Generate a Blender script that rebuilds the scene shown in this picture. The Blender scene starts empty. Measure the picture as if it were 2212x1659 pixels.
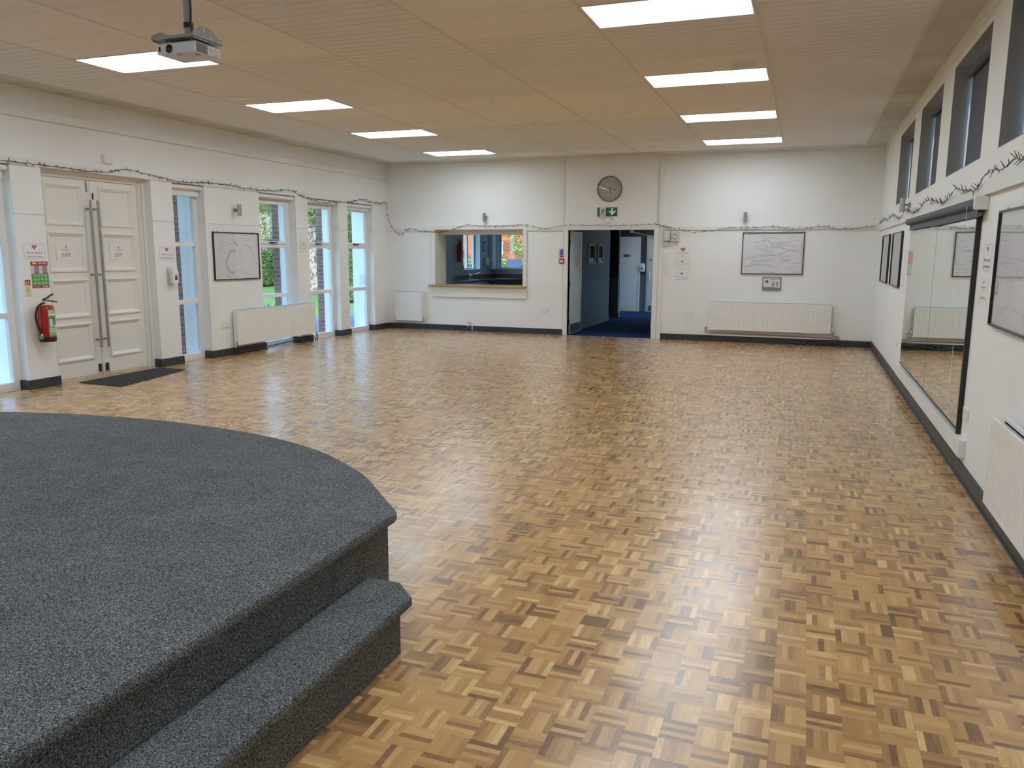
import bpy, bmesh, math, random
from mathutils import Vector, Matrix
random.seed(7)
PI = math.pi
SC = bpy.context.scene
COL = SC.collection

# ------------------------------------------------------------------ camera, world, sun, exposure
F_PX, YAW, PITCH, ROLL = 1704.04, 0.35280, 0.16430, 0.00550
cam_d = bpy.data.cameras.new('camera'); cam = bpy.data.objects.new('camera', cam_d); COL.objects.link(cam)
cam_d.sensor_width = 36.0; cam_d.sensor_fit = 'HORIZONTAL'; cam_d.lens = 36.0 * F_PX / 2212.0
cam_d.clip_start = 0.05; cam_d.clip_end = 400
_cy, _sy = math.cos(YAW), math.sin(YAW)
_f = Vector((-_sy * math.cos(PITCH), _cy * math.cos(PITCH), -math.sin(PITCH)))
_r = Vector((_cy, _sy, 0)); _u = _r.cross(_f)
_r2 = math.cos(ROLL) * _r + math.sin(ROLL) * _u; _u2 = -math.sin(ROLL) * _r + math.cos(ROLL) * _u
cam.matrix_world = Matrix(((_r2.x, _u2.x, -_f.x, 0), (_r2.y, _u2.y, -_f.y, 0), (_r2.z, _u2.z, -_f.z, 1.585), (0, 0, 0, 1)))
SC.camera = cam
SC.view_settings.view_transform = 'Standard'; SC.view_settings.look = 'None'
SC.view_settings.gamma = 1.0; SC.view_settings.use_curve_mapping = False
SC.view_settings.exposure = 0.05
SC.cycles.use_denoising = True
SC.cycles.max_bounces = 10; SC.cycles.diffuse_bounces = 6; SC.cycles.glossy_bounces = 5
SC.cycles.transparent_max_bounces = 12; SC.cycles.sample_clamp_indirect = 6.0
SC.cycles.caustics_reflective = False; SC.cycles.caustics_refractive = False

world = bpy.data.worlds.new('world'); SC.world = world; world.use_nodes = True
_nt = world.node_tree; _nt.nodes.clear()
_o = _nt.nodes.new('ShaderNodeOutputWorld'); _b = _nt.nodes.new('ShaderNodeBackground')
_tc = _nt.nodes.new('ShaderNodeTexCoord'); _sp = _nt.nodes.new('ShaderNodeSeparateXYZ'); _rp = _nt.nodes.new('ShaderNodeValToRGB')
_nt.links.new(_tc.outputs['Generated'], _sp.inputs[0]); _nt.links.new(_sp.outputs['Z'], _rp.inputs[0])
_rp.color_ramp.elements[0].color = (0.47, 0.73, 1.0, 1); _rp.color_ramp.elements[1].color = (0.30, 0.58, 1.0, 1)
_rp.color_ramp.elements[0].position = 0.02; _rp.color_ramp.elements[1].position = 0.7
_nt.links.new(_rp.outputs[0], _b.inputs[0]); _b.inputs[1].default_value = 4.8
_nt.links.new(_b.outputs[0], _o.inputs[0])

sun_d = bpy.data.lights.new('sun', 'SUN'); sun_d.energy = 4.2; sun_d.angle = 0.02; sun_d.color = (1.0, 0.88, 0.70)
sun = bpy.data.objects.new('sun', sun_d); COL.objects.link(sun)
sun.rotation_euler = (-Vector((0.35, -0.75, 0.50)).normalized()).to_track_quat('-Z', 'Y').to_euler()
PANEL_POWER = 12.3         # radiance of the ceiling light diffusers

# ------------------------------------------------------------------ room numbers (metres)
XL, XR, YB, YF, H = -8.30, 1.138, 14.915, -2.6, 3.378
XO = -8.80                # outer face of the window wall

# ------------------------------------------------------------------ materials
def mat(name, col, rough=0.5, metal=0.0, spec=0.5, emit=None, estr=0.0, coat=0.0):
    m = bpy.data.materials.new(name); m.use_nodes = True
    b = m.node_tree.nodes['Principled BSDF']
    b.inputs['Base Color'].default_value = (*col, 1); b.inputs['Roughness'].default_value = rough
    b.inputs['Metallic'].default_value = metal; b.inputs['Specular IOR Level'].default_value = spec
    b.inputs['Coat Weight'].default_value = coat
    if emit: b.inputs['Emission Color'].default_value = (*emit, 1); b.inputs['Emission Strength'].default_value = estr
    return m
def N(nt, t, **kw):
    n = nt.nodes.new(t)
    for k, v in kw.items(): setattr(n, k, v)
    return n
def mottled(name, c1, c2, scale=4.0, rough=0.6, bump=0.0, bscale=60.0, spec=0.5, detail=4.0, stretch=(1, 1, 1), lo=0.35, hi=0.65, metal=0.0):
    m = mat(name, c1, rough, metal, spec); nt = m.node_tree; b = nt.nodes['Principled BSDF']
    geo = N(nt, 'ShaderNodeNewGeometry'); mp = N(nt, 'ShaderNodeVectorMath', operation='MULTIPLY'); mp.inputs[1].default_value = stretch
    nz = N(nt, 'ShaderNodeTexNoise'); nz.inputs['Scale'].default_value = scale; nz.inputs['Detail'].default_value = detail
    rp = N(nt, 'ShaderNodeValToRGB'); rp.color_ramp.elements[0].color = (*c1, 1); rp.color_ramp.elements[1].color = (*c2, 1)
    rp.color_ramp.elements[0].position = lo; rp.color_ramp.elements[1].position = hi
    nt.links.new(geo.outputs['Position'], mp.inputs[0]); nt.links.new(mp.outputs[0], nz.inputs['Vector'])
    nt.links.new(nz.outputs['Fac'], rp.inputs[0]); nt.links.new(rp.outputs[0], b.inputs['Base Color'])
    if bump:
        n2 = N(nt, 'ShaderNodeTexNoise'); n2.inputs['Scale'].default_value = bscale; nt.links.new(mp.outputs[0], n2.inputs['Vector'])
        bp = N(nt, 'ShaderNodeBump'); bp.inputs['Strength'].default_value = bump; bp.inputs['Distance'].default_value = 0.01
        nt.links.new(n2.outputs['Fac'], bp.inputs['Height']); nt.links.new(bp.outputs[0], b.inputs['Normal'])
    return m
def glass(name, tint=(1, 1, 1), f=1.0, rough=0.0):
    m = bpy.data.materials.new(name); m.use_nodes = True; nt = m.node_tree; nt.nodes.clear()
    o = N(nt, 'ShaderNodeOutputMaterial'); mx = N(nt, 'ShaderNodeMixShader'); t = N(nt, 'ShaderNodeBsdfTransparent'); g = N(nt, 'ShaderNodeBsdfGlossy')
    g.inputs['Roughness'].default_value = rough; t.inputs['Color'].default_value = (*tint, 1)
    geo = N(nt, 'ShaderNodeNewGeometry'); d = N(nt, 'ShaderNodeVectorMath', operation='DOT_PRODUCT'); nt.links.new(geo.outputs['Incoming'], d.inputs[0]); nt.links.new(geo.outputs['Normal'], d.inputs[1])
    def Mm(op, a, c=None):
        n = N(nt, 'ShaderNodeMath', operation=op)
        for i, v in enumerate((a, c)):
            if v is None: continue
            if isinstance(v, (int, float)): n.inputs[i].default_value = v
            else: nt.links.new(v, n.inputs[i])
        return n.outputs[0]
    sch = Mm('MULTIPLY', Mm('ADD', Mm('MULTIPLY', Mm('POWER', Mm('SUBTRACT', 1.0, Mm('ABSOLUTE', d.outputs['Value'])), 5.0), 0.96), 0.04), f)
    nt.links.new(sch, mx.inputs[0])
    nt.links.new(t.outputs[0], mx.inputs[1]); nt.links.new(g.outputs[0], mx.inputs[2]); nt.links.new(mx.outputs[0], o.inputs[0])
    return m

def parquet():
    m = mat('mosaic_parquet', (0.3, 0.17, 0.07), 0.28, 0, 0.5); nt = m.node_tree; b = nt.nodes['Principled BSDF']; L = nt.links.new
    def M(op, a, c=None, d=None):
        n = N(nt, 'ShaderNodeMath', operation=op)
        for i, v in enumerate((a, c, d)):
            if v is None: continue
            if isinstance(v, (int, float)): n.inputs[i].default_value = v
            else: L(v, n.inputs[i])
        return n.outputs[0]
    geo = N(nt, 'ShaderNodeNewGeometry'); sp = N(nt, 'ShaderNodeSeparateXYZ'); L(geo.outputs['Position'], sp.inputs[0])
    S = 0.1155
    gx = M('DIVIDE', M('ADD', sp.outputs['X'], 0.02), S); gy = M('DIVIDE', M('SUBTRACT', sp.outputs['Y'], 2.535), S)
    ix, iy = M('FLOOR', gx), M('FLOOR', gy); u, v = M('SUBTRACT', gx, ix), M('SUBTRACT', gy, iy)
    par = M('FLOORED_MODULO', M('ADD', ix, iy), 2.0)                      # 0: strips run along X
    cross = M('ADD', M('MULTIPLY', v, M('SUBTRACT', 1.0, par)), M('MULTIPLY', u, par))
    along = M('ADD', M('MULTIPLY', u, M('SUBTRACT', 1.0, par)), M('MULTIPLY', v, par))
    c5 = M('MULTIPLY', cross, 5.0); st = M('FLOOR', c5); fc = M('SUBTRACT', c5, st)
    cv = N(nt, 'ShaderNodeCombineXYZ'); L(ix, cv.inputs[0]); L(iy, cv.inputs[1]); L(M('ADD', st, M('MULTIPLY', par, 9.0)), cv.inputs[2])
    wn = N(nt, 'ShaderNodeTexWhiteNoise', noise_dimensions='3D'); L(cv.outputs[0], wn.inputs['Vector'])
    cb = N(nt, 'ShaderNodeCombineXYZ'); L(ix, cb.inputs[0]); L(iy, cb.inputs[1]); cb.inputs[2].default_value = 33
    wb = N(nt, 'ShaderNodeTexWhiteNoise', noise_dimensions='3D'); L(cb.outputs[0], wb.inputs['Vector'])
    # grain running along each strip
    gc = N(nt, 'ShaderNodeCombineXYZ')
    L(M('ADD', M('MULTIPLY', along, 1.3), M('MULTIPLY', wn.outputs['Value'], 37.0)), gc.inputs[0])
    L(M('ADD', M('MULTIPLY', cross, 9.0), M('MULTIPLY', ix, 3.1)), gc.inputs[1]); L(M('MULTIPLY', iy, 1.7), gc.inputs[2])
    gn = N(nt, 'ShaderNodeTexNoise'); gn.inputs['Scale'].default_value = 2.2; gn.inputs['Detail'].default_value = 6; gn.inputs['Roughness'].default_value = 0.65; gn.inputs['Distortion'].default_value = 0.6
    L(gc.outputs[0], gn.inputs['Vector'])
    tone = M('ADD', M('ADD', M('MULTIPLY', wn.outputs['Value'], 0.80), M('MULTIPLY', wb.outputs['Value'], 0.14)), M('MULTIPLY', M('SUBTRACT', gn.outputs['Fac'], 0.5), 0.62))
    rp = N(nt, 'ShaderNodeValToRGB'); L(tone, rp.inputs[0]); e = rp.color_ramp.elements
    e[0].position = 0.0; e[0].color = (0.17, 0.095, 0.045, 1); e[1].position = 1.0; e[1].color = (0.84, 0.60, 0.28, 1)
    for p_, c_ in ((0.12, (0.25, 0.130, 0.055)), (0.28, (0.42, 0.228, 0.085)), (0.52, (0.53, 0.302, 0.112)), (0.76, (0.60, 0.360, 0.135)), (0.92, (0.80, 0.54, 0.23))):
        k = e.new(p_); k.color = (*c_, 1)
    # joints
    def near(x, w): return M('LESS_THAN', M('MINIMUM', x, M('SUBTRACT', 1.0, x)), w)
    blk = M('MAXIMUM', near(u, 0.006), near(v, 0.006)); p4x, p4y = M('FRACT', M('DIVIDE', ix, 4.0)), M('FRACT', M('DIVIDE', iy, 4.0))
    seam = M('MAXIMUM', M('MULTIPLY', M('LESS_THAN', u, 0.012), M('LESS_THAN', p4x, 0.1)), M('MULTIPLY', M('LESS_THAN', v, 0.012), M('LESS_THAN', p4y, 0.1)))
    jt = M('ADD', M('MULTIPLY', near(fc, 0.02), 0.16), M('ADD', M('MULTIPLY', blk, 0.15), M('MULTIPLY', seam, 0.35)))
    mx = N(nt, 'ShaderNodeMix', data_type='RGBA'); L(jt, mx.inputs['Factor']); L(rp.outputs[0], mx.inputs['A']); mx.inputs['B'].default_value = (0.05, 0.028, 0.014, 1)
    L(mx.outputs['Result'], b.inputs['Base Color'])
    # varnish wear
    n3 = N(nt, 'ShaderNodeTexNoise'); n3.inputs['Scale'].default_value = 1.6; n3.inputs['Detail'].default_value = 5; L(geo.outputs['Position'], n3.inputs['Vector'])
    L(M('ADD', M('MULTIPLY', n3.outputs['Fac'], 0.24), M('ADD', 0.13, M('MULTIPLY', wn.outputs['Value'], 0.06))), b.inputs['Roughness'])
    va = N(nt, 'ShaderNodeVectorMath', operation='SUBTRACT'); L(wn.outputs['Color'], va.inputs[0]); va.inputs[1].default_value = (0.5, 0.5, 0.5)
    vb = N(nt, 'ShaderNodeVectorMath', operation='SCALE'); L(va.outputs[0], vb.inputs[0]); vb.inputs['Scale'].default_value = 0.012
    vc = N(nt, 'ShaderNodeVectorMath', operation='ADD'); L(vb.outputs[0], vc.inputs[0]); L(geo.outputs['Normal'], vc.inputs[1])
    vd = N(nt, 'ShaderNodeVectorMath', operation='NORMALIZE'); L(vc.outputs[0], vd.inputs[0]); L(vd.outputs[0], b.inputs['Normal'])
    b.inputs['Specular IOR Level'].default_value = 0.6
    b.inputs['Coat Weight'].default_value = 0.55; b.inputs['Coat Roughness'].default_value = 0.24
    return m

def carpet(name, dark, light, s=230.0):
    m = mat(name, dark, 0.95, 0, 0.15); nt = m.node_tree; b = nt.nodes['Principled BSDF']; L = nt.links.new
    geo = N(nt, 'ShaderNodeNewGeometry')
    n1 = N(nt, 'ShaderNodeTexNoise'); n1.inputs['Scale'].default_value = s; n1.inputs['Detail'].default_value = 3; n1.inputs['Roughness'].default_value = 0.7; n1.inputs['Distortion'].default_value = 1.2
    n2 = N(nt, 'ShaderNodeTexNoise'); n2.inputs['Scale'].default_value = 5; n2.inputs['Detail'].default_value = 6
    L(geo.outputs['Position'], n1.inputs['Vector']); L(geo.outputs['Position'], n2.inputs['Vector'])
    ad = N(nt, 'ShaderNodeMath', operation='MULTIPLY_ADD'); L(n2.outputs['Fac'], ad.inputs[0]); ad.inputs[1].default_value = 0.05; L(n1.outputs['Fac'], ad.inputs[2])
    rp = N(nt, 'ShaderNodeValToRGB'); e = rp.color_ramp.elements; e[0].position = 0.46; e[0].color = (*dark, 1); e[1].position = 0.66; e[1].color = (*light, 1)
    k = e.new(0.55); k.color = (*[0.68 * a + 0.32 * c for a, c in zip(dark, light)], 1)
    L(ad.outputs[0], rp.inputs[0]); L(rp.outputs[0], b.inputs['Base Color'])
    bp = N(nt, 'ShaderNodeBump'); bp.inputs['Strength'].default_value = 0.8; bp.inputs['Distance'].default_value = 0.004; L(n1.outputs['Fac'], bp.inputs['Height']); L(bp.outputs[0], b.inputs['Normal'])
    return m

def brick(name, c1, c2, mortar, axis='X'):
    m = mat(name, c1, 0.85, 0, 0.2); nt = m.node_tree; b = nt.nodes['Principled BSDF']; L = nt.links.new
    geo = N(nt, 'ShaderNodeNewGeometry'); sp = N(nt, 'ShaderNodeSeparateXYZ'); cb = N(nt, 'ShaderNodeCombineXYZ'); L(geo.outputs['Position'], sp.inputs[0])
    if axis == 'XY':
        a = N(nt, 'ShaderNodeMath', operation='ADD'); L(sp.outputs['X'], a.inputs[0]); L(sp.outputs['Y'], a.inputs[1]); L(a.outputs[0], cb.inputs[0])
    else: L(sp.outputs[axis], cb.inputs[0])
    L(sp.outputs['Z'], cb.inputs[1])
    br = N(nt, 'ShaderNodeTexBrick'); br.inputs['Scale'].default_value = 1.0; br.inputs['Brick Width'].default_value = 0.225; br.inputs['Row Height'].default_value = 0.075; br.inputs['Mortar Size'].default_value = 0.006
    br.inputs['Color1'].default_value = (*c1, 1); br.inputs['Color2'].default_value = (*c2, 1); br.inputs['Mortar'].default_value = (*mortar, 1)
    L(cb.outputs[0], br.inputs['Vector']); L(br.outputs['Color'], b.inputs['Base Color'])
    return m

M = {}
M['wall'] = mottled('painted_plaster', (0.825, 0.835, 0.83), (0.855, 0.865, 0.86), 1.3, 0.62, 0.05, 90, spec=0.35)
M['trim'] = mat('white_gloss_trim', (0.79, 0.79, 0.765), 0.4)
M['door'] = mat('cream_gloss_paint', (0.80, 0.785, 0.74), 0.35)
M['upvc'] = mat('white_plastic_frame', (0.82, 0.83, 0.83), 0.3)
M['ceil'] = mottled('ceiling_board', (0.79, 0.79, 0.80), (0.825, 0.825, 0.83), 2.2, 0.85, spec=0.2)
M['ceil_flat'] = mottled('plain_ceiling_tile', (0.85, 0.835, 0.82), (0.87, 0.855, 0.84), 1.5, 0.85, spec=0.2)
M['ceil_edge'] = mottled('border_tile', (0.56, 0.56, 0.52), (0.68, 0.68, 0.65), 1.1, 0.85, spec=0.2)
M['ceil_bar'] = mat('ceiling_bar', (0.72, 0.69, 0.64), 0.6)
M['skirt'] = mottled('slate_skirting', (0.028, 0.036, 0.040), (0.042, 0.050, 0.052), 6, 0.45, spec=0.45)
M['parquet'] = parquet()
M['carpet'] = carpet('charcoal_carpet', (0.018, 0.021, 0.023), (0.46, 0.49, 0.50))
M['mat'] = carpet('entrance_mat_pile', (0.016, 0.020, 0.020), (0.13, 0.15, 0.15), 200)
M['bluecarpet'] = mottled('blue_carpet', (0.010, 0.035, 0.11), (0.018, 0.055, 0.16), 120, 0.95, spec=0.1)
M['panel'] = mat('light_diffuser', (0.9, 0.9, 0.9), 0.5, emit=(0.87, 0.98, 1.07), estr=PANEL_POWER)
M['metal'] = mat('brushed_steel', (0.42, 0.41, 0.38), 0.32, 1.0)
M['chrome'] = mat('chrome', (0.75, 0.76, 0.77), 0.12, 1.0)
M['darkmetal'] = mat('dark_metal', (0.05, 0.05, 0.05), 0.4, 0.6)
M['black'] = mat('black_plastic', (0.012, 0.012, 0.013), 0.35)
M['blackframe'] = mat('black_frame', (0.010, 0.010, 0.012), 0.3)
M['plastic'] = mat('white_plastic', (0.80, 0.80, 0.78), 0.35)
M['oldplastic'] = mat('cream_plastic', (0.60, 0.60, 0.54), 0.4)
M['paper'] = mat('white_paper', (0.82, 0.82, 0.85), 0.45)
M['paper2'] = mat('matt_paper', (0.80, 0.79, 0.77), 0.6)
M['ink'] = mat('dark_ink', (0.06, 0.06, 0.07), 0.6)
M['greyink'] = mat('grey_ink', (0.30, 0.30, 0.32), 0.6)
M['faintink'] = mat('faint_ink', (0.55, 0.55, 0.57), 0.6)
M['red'] = mat('red_enamel', (0.40, 0.008, 0.006), 0.18, 0, 0.6)
M['redink'] = mat('red_print', (0.42, 0.03, 0.03), 0.5)
M['heart'] = mat('heart_red', (0.32, 0.045, 0.05), 0.5)
M['heartlite'] = mat('heart_lettering', (0.62, 0.36, 0.36), 0.5)
M['green'] = mat('leaf_green_print', (0.12, 0.36, 0.10), 0.45)
M['dkgreen'] = mat('dark_green_print', (0.01, 0.12, 0.07), 0.4)
M['ltgreen'] = mat('pale_green_print', (0.45, 0.62, 0.40), 0.5)
M['blue'] = mat('blue_print', (0.02, 0.03, 0.30), 0.35)
M['yellow'] = mat('yellow_print', (0.80, 0.62, 0.12), 0.45)
M['cream'] = mat('cream_print', (0.78, 0.74, 0.50), 0.45)
M['bluetint'] = mat('sky_print', (0.50, 0.62, 0.75), 0.5)
M['heater'] = mat('white_enamel', (0.84, 0.84, 0.82), 0.3)
M['copper'] = mat('copper_pipe', (0.45, 0.24, 0.15), 0.35, 0.8)
M['darkpipe'] = mat('slate_painted_pipe', (0.03, 0.038, 0.04), 0.4)
M['blind'] = mottled('grey_blind_fabric', (0.13, 0.14, 0.165), (0.15, 0.16, 0.19), 300, 0.85, spec=0.2)
M['blindlite'] = mat('white_blind', (0.80, 0.80, 0.78), 0.5)
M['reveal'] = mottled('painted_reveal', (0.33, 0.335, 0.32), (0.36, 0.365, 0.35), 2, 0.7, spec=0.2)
M['glass'] = glass('window_glass')
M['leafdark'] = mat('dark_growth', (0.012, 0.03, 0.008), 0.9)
M['picglass'] = glass('picture_glass', f=1.0)
M['clockglass'] = glass('clock_glass', f=2.2)
def _mirror():
    m = mat('mirror_silver', (0.86, 0.92, 0.88), 0.012, 1.0); return m
M['mirror'] = _mirror()
def _backlit():
    m = bpy.data.materials.new('backlit_paper'); m.use_nodes = True; nt = m.node_tree; nt.nodes.clear()
    o = N(nt, 'ShaderNodeOutputMaterial'); mx = N(nt, 'ShaderNodeMixShader'); t = N(nt, 'ShaderNodeBsdfTranslucent'); g = N(nt, 'ShaderNodeBsdfDiffuse')
    t.inputs['Color'].default_value = (.80, .80, .92, 1); g.inputs['Color'].default_value = (.7, .7, .85, 1); mx.inputs[0].default_value = .2
    nt.links.new(t.outputs[0], mx.inputs[1]); nt.links.new(g.outputs[0], mx.inputs[2]); nt.links.new(mx.outputs[0], o.inputs[0]); return m
M['backlit'] = _backlit()
M['wood'] = mottled('pine_counter', (0.42, 0.27, 0.12), (0.52, 0.36, 0.18), 6, 0.35, stretch=(0.3, 4, 4))
M['dkwood'] = mottled('wood_worktop', (0.26, 0.18, 0.10), (0.34, 0.23, 0.13), 8, 0.35)
M['worktop'] = mat('dark_worktop', (0.10, 0.105, 0.11), 0.18)
M['kwall'] = mat('kitchen_paint', (0.66, 0.69, 0.68), 0.6)
M['cwall'] = mat('corridor_slate_paint', (0.045, 0.053, 0.060), 0.6)
M['cdado'] = mat('corridor_grey_paint', (0.11, 0.12, 0.125), 0.6)
M['greydoor'] = mat('grey_kick_plate', (0.045, 0.07, 0.08), 0.4)
M['projector'] = mat('projector_white', (0.72, 0.73, 0.72), 0.35)
M['mount'] = mat('mount_grey_paint', (0.34, 0.35, 0.32), 0.45)
M['lens'] = mat('lens_glass', (0.004, 0.004, 0.006), 0.05)
M['clockrim'] = mat('clock_rim', (0.20, 0.18, 0.165), 0.35, 0.5)
M['clockface'] = mat('clock_face', (0.45, 0.44, 0.42), 0.6)
M['led'] = mat('green_led', (0.1, 0.8, 0.3), 0.4, emit=(0.1, 1.0, 0.35), estr=6)
M['brick'] = brick('brown_brick', (0.30, 0.155, 0.125), (0.20, 0.12, 0.10), (0.33, 0.30, 0.29), 'XY')
M['orangebrick'] = brick('orange_brick', (0.72, 0.20, 0.07), (0.62, 0.16, 0.06), (0.72, 0.34, 0.18), 'XY')
M['outwhite'] = mat('white_outdoor_render', (0.80, 0.82, 0.84), 0.6)
M['roof'] = mottled('pale_roof_tile', (0.26, 0.25, 0.25), (0.36, 0.35, 0.35), 3, 0.7)
M['grass'] = mottled('lawn_grass', (0.085, 0.17, 0.035), (0.16, 0.26, 0.06), 3, 0.9, spec=0.1)
M['path'] = mottled('grey_paving', (0.10, 0.105, 0.12), (0.15, 0.155, 0.17), 3, 0.85)
M['leaf'] = mottled('hedge_leaf', (0.03, 0.09, 0.012), (0.13, 0.24, 0.04), 12, 0.6)
M['leafy'] = mottled('birch_leaf', (0.13, 0.24, 0.04), (0.36, 0.44, 0.12), 9, 0.6)
M['leafy2'] = mottled('yellow_leaf', (0.26, 0.30, 0.09), (0.46, 0.46, 0.22), 9, 0.6)
M['bark'] = mottled('birch_bark', (0.40, 0.33, 0.25), (0.10, 0.08, 0.065), 9, 0.9, stretch=(1, 1, 0.8), lo=0.45, hi=0.62)
M['pink'] = mat('pink_petals', (0.55, 0.06, 0.22), 0.7)
M['violet'] = mat('violet_petals', (0.06, 0.05, 0.30), 0.7)
M['greenpot'] = mat('green_liquid', (0.01, 0.10, 0.06), 0.2)

# ------------------------------------------------------------------ building helpers
class Frame:
    """a = along the wall (to the viewer's right), b = up, c = out of the wall towards the room"""
    def __init__(s, o, r, u=(0, 0, 1)):
        s.o = Vector(o); s.r = Vector(r).normalized(); s.u = Vector(u).normalized(); s.n = s.r.cross(s.u)
    def __call__(s, a, b, c=0.0): return s.o + s.r * a + s.u * b + s.n * c
def LW(y, z, x=XL): return Frame((x, y, z), (0, 1, 0))
def BW(x, z, y=YB): return Frame((x, y, z), (1, 0, 0))
def RW(y, z, x=XR): return Frame((x, y, z), (0, -1, 0))
WORLD = Frame((0, 0, 0), (1, 0, 0), (0, 1, 0))       # a=X b=Y c=Z

class MB:
    def __init__(s, F=WORLD): s.F = F; s.v = []; s.f = []; s.m = []; s.cur = 0
    def mi(s, i): s.cur = i; return s
    def addv(s, p): s.v.append(Vector(p)); return len(s.v) - 1
    def face(s, idx): s.f.append(tuple(idx)); s.m.append(s.cur)
    def box(s, a0, a1, b0, b1, c0, c1):
        i = len(s.v)
        for c in (c0, c1):
            for a, b in ((a0, b0), (a1, b0), (a1, b1), (a0, b1)): s.v.append(s.F(a, b, c))
        for q in ((0, 3, 2, 1), (4, 5, 6, 7), (0, 1, 5, 4), (1, 2, 6, 5), (2, 3, 7, 6), (3, 0, 4, 7)): s.face([i + k for k in q])
        return s
    def quad(s, pts):
        i = len(s.v)
        for p in pts: s.v.append(s.F(*p))
        s.face(range(i, i + len(pts))); return s
    def prism(s, poly, c0, c1):
        i = len(s.v); n = len(poly)
        for c in (c0, c1):
            for a, b in poly: s.v.append(s.F(a, b, c))
        s.face([i + k for k in range(n)][::-1]); s.face([i + n + k for k in range(n)])
        for k in range(n): s.face((i + k, i + (k + 1) % n, i + n + (k + 1) % n, i + n + k))
        return s
    def cyl(s, p, q, r, r2=None, seg=16, cap=True):
        """p,q in frame coordinates"""
        P, Q = s.F(*p), s.F(*q); d = (Q - P).normalized(); x = d.orthogonal().normalized(); y = d.cross(x); r2 = r if r2 is None else r2; i = len(s.v)
        for C, R in ((P, r), (Q, r2)):
            for k in range(seg):
                t = 2 * PI * k / seg; s.v.append(C + (x * math.cos(t) + y * math.sin(t)) * R)
        for k in range(seg): s.face((i + k, i + (k + 1) % seg, i + seg + (k + 1) % seg, i + seg + k))
        if cap: s.face([i + k for k in range(seg)][::-1]); s.face([i + seg + k for k in range(seg)])
        return s
    def tube(s, pts, r, seg=8, radii=None):
        P = [s.F(*p) for p in pts]; i0 = len(s.v); x = None
        for k, p in enumerate(P):
            d = ((P[min(k + 1, len(P) - 1)] - P[max(k - 1, 0)])).normalized()
            if x is None: x = d.orthogonal().normalized()
            x = (x - d * x.dot(d)).normalized(); y = d.cross(x); R = radii[k] if radii else r
            for j in range(seg):
                t = 2 * PI * j / seg; s.v.append(p + (x * math.cos(t) + y * math.sin(t)) * R)
        for k in range(len(P) - 1):
            for j in range(seg):
                a = i0 + k * seg; s.face((a + j, a + (j + 1) % seg, a + seg + (j + 1) % seg, a + seg + j))
        s.face([i0 + j for j in range(seg)][::-1]); a = i0 + (len(P) - 1) * seg; s.face([a + j for j in range(seg)])
        return s
    def lathe(s, prof, c=(0, 0, 0), axis='n', seg=32, caps=True):
        """prof: (radius, height along axis)"""
        i0 = len(s.v); n = len(prof)
        for r, h in prof:
            for j in range(seg):
                t = 2 * PI * j / seg; x, y = r * math.cos(t), r * math.sin(t)
                if axis == 'n': s.v.append(s.F(c[0] + x, c[1] + y, c[2] + h))
                elif axis == 'b': s.v.append(s.F(c[0] + x, c[1] + h, c[2] - y))
                else: s.v.append(s.F(c[0] + h, c[1] + x, c[2] + y))
        for k in range(n - 1):
            for j in range(seg):
                a = i0 + k * seg; s.face((a + j, a + (j + 1) % seg, a + seg + (j + 1) % seg, a + seg + j))
        if caps and prof[0][0] > 1e-5: s.face([i0 + j for j in range(seg)][::-1])
        a = i0 + (n - 1) * seg
        if caps and prof[-1][0] > 1e-5: s.face([a + j for j in range(seg)])
        return s
    def ribbon(s, pts, w, c, t=0.0006):
        """flat drawn line in the a,b plane"""
        n = len(pts); closed = n > 2 and pts[0] == pts[-1]; row = []
        for k in range(n):
            p0 = pts[k - 1] if k else (pts[-2] if closed else pts[0]); p1 = pts[k + 1] if k < n - 1 else (pts[1] if closed else pts[-1])
            dx, dy = p1[0] - p0[0], p1[1] - p0[1]; l = math.hypot(dx, dy) or 1; nx, ny = -dy / l * w / 2, dx / l * w / 2
            row.append((len(s.v), len(s.v) + 1)); s.v.append(s.F(pts[k][0] + nx, pts[k][1] + ny, c + t)); s.v.append(s.F(pts[k][0] - nx, pts[k][1] - ny, c + t))
        for a_, c_ in zip(row[:-1], row[1:]): s.face((a_[0], a_[1], c_[1], c_[0]))
        return s
    def build(s, name, mats, parent=None, smooth=False, bevel=0.0, origin=None, weld=False):
        if not isinstance(mats, (list, tuple)): mats = [mats]
        me = bpy.data.meshes.new(name)
        if parent is not None: org = wloc(parent)
        elif origin is not None: org = Vector(origin)
        else:
            lo = Vector([min(p[k] for p in s.v) for k in range(3)]); hi = Vector([max(p[k] for p in s.v) for k in range(3)])
            org = Vector(((lo.x + hi.x) / 2, (lo.y + hi.y) / 2, lo.z))
        me.from_pydata([tuple(p - org) for p in s.v], [], s.f)
        for m_ in mats: me.materials.append(m_)
        for p_, k in zip(me.polygons, s.m): p_.material_index = k
        bm = bmesh.new(); bm.from_mesh(me)
        bmesh.ops.remove_doubles(bm, verts=bm.verts, dist=1e-6) if weld or smooth else None
        bmesh.ops.recalc_face_normals(bm, faces=bm.faces)
        if bevel > 0:
            es = [e for e in bm.edges if len(e.link_faces) == 2 and e.calc_face_angle(0) > 0.6]
            bmesh.ops.bevel(bm, geom=es, offset=bevel, segments=2, affect='EDGES', profile=0.5, clamp_overlap=True)
        bm.to_mesh(me); bm.free()
        if smooth:
            for p_ in me.polygons: p_.use_smooth = True
            me.set_sharp_from_angle(angle=math.radians(38))
        o = bpy.data.objects.new(name, me); COL.objects.link(o)
        if parent is not None: o.parent = parent
        else: o.location = org
        return o
def wloc(o):
    l = Vector(o.location)
    while o.parent: o = o.parent; l += Vector(o.location)
    return l
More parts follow.
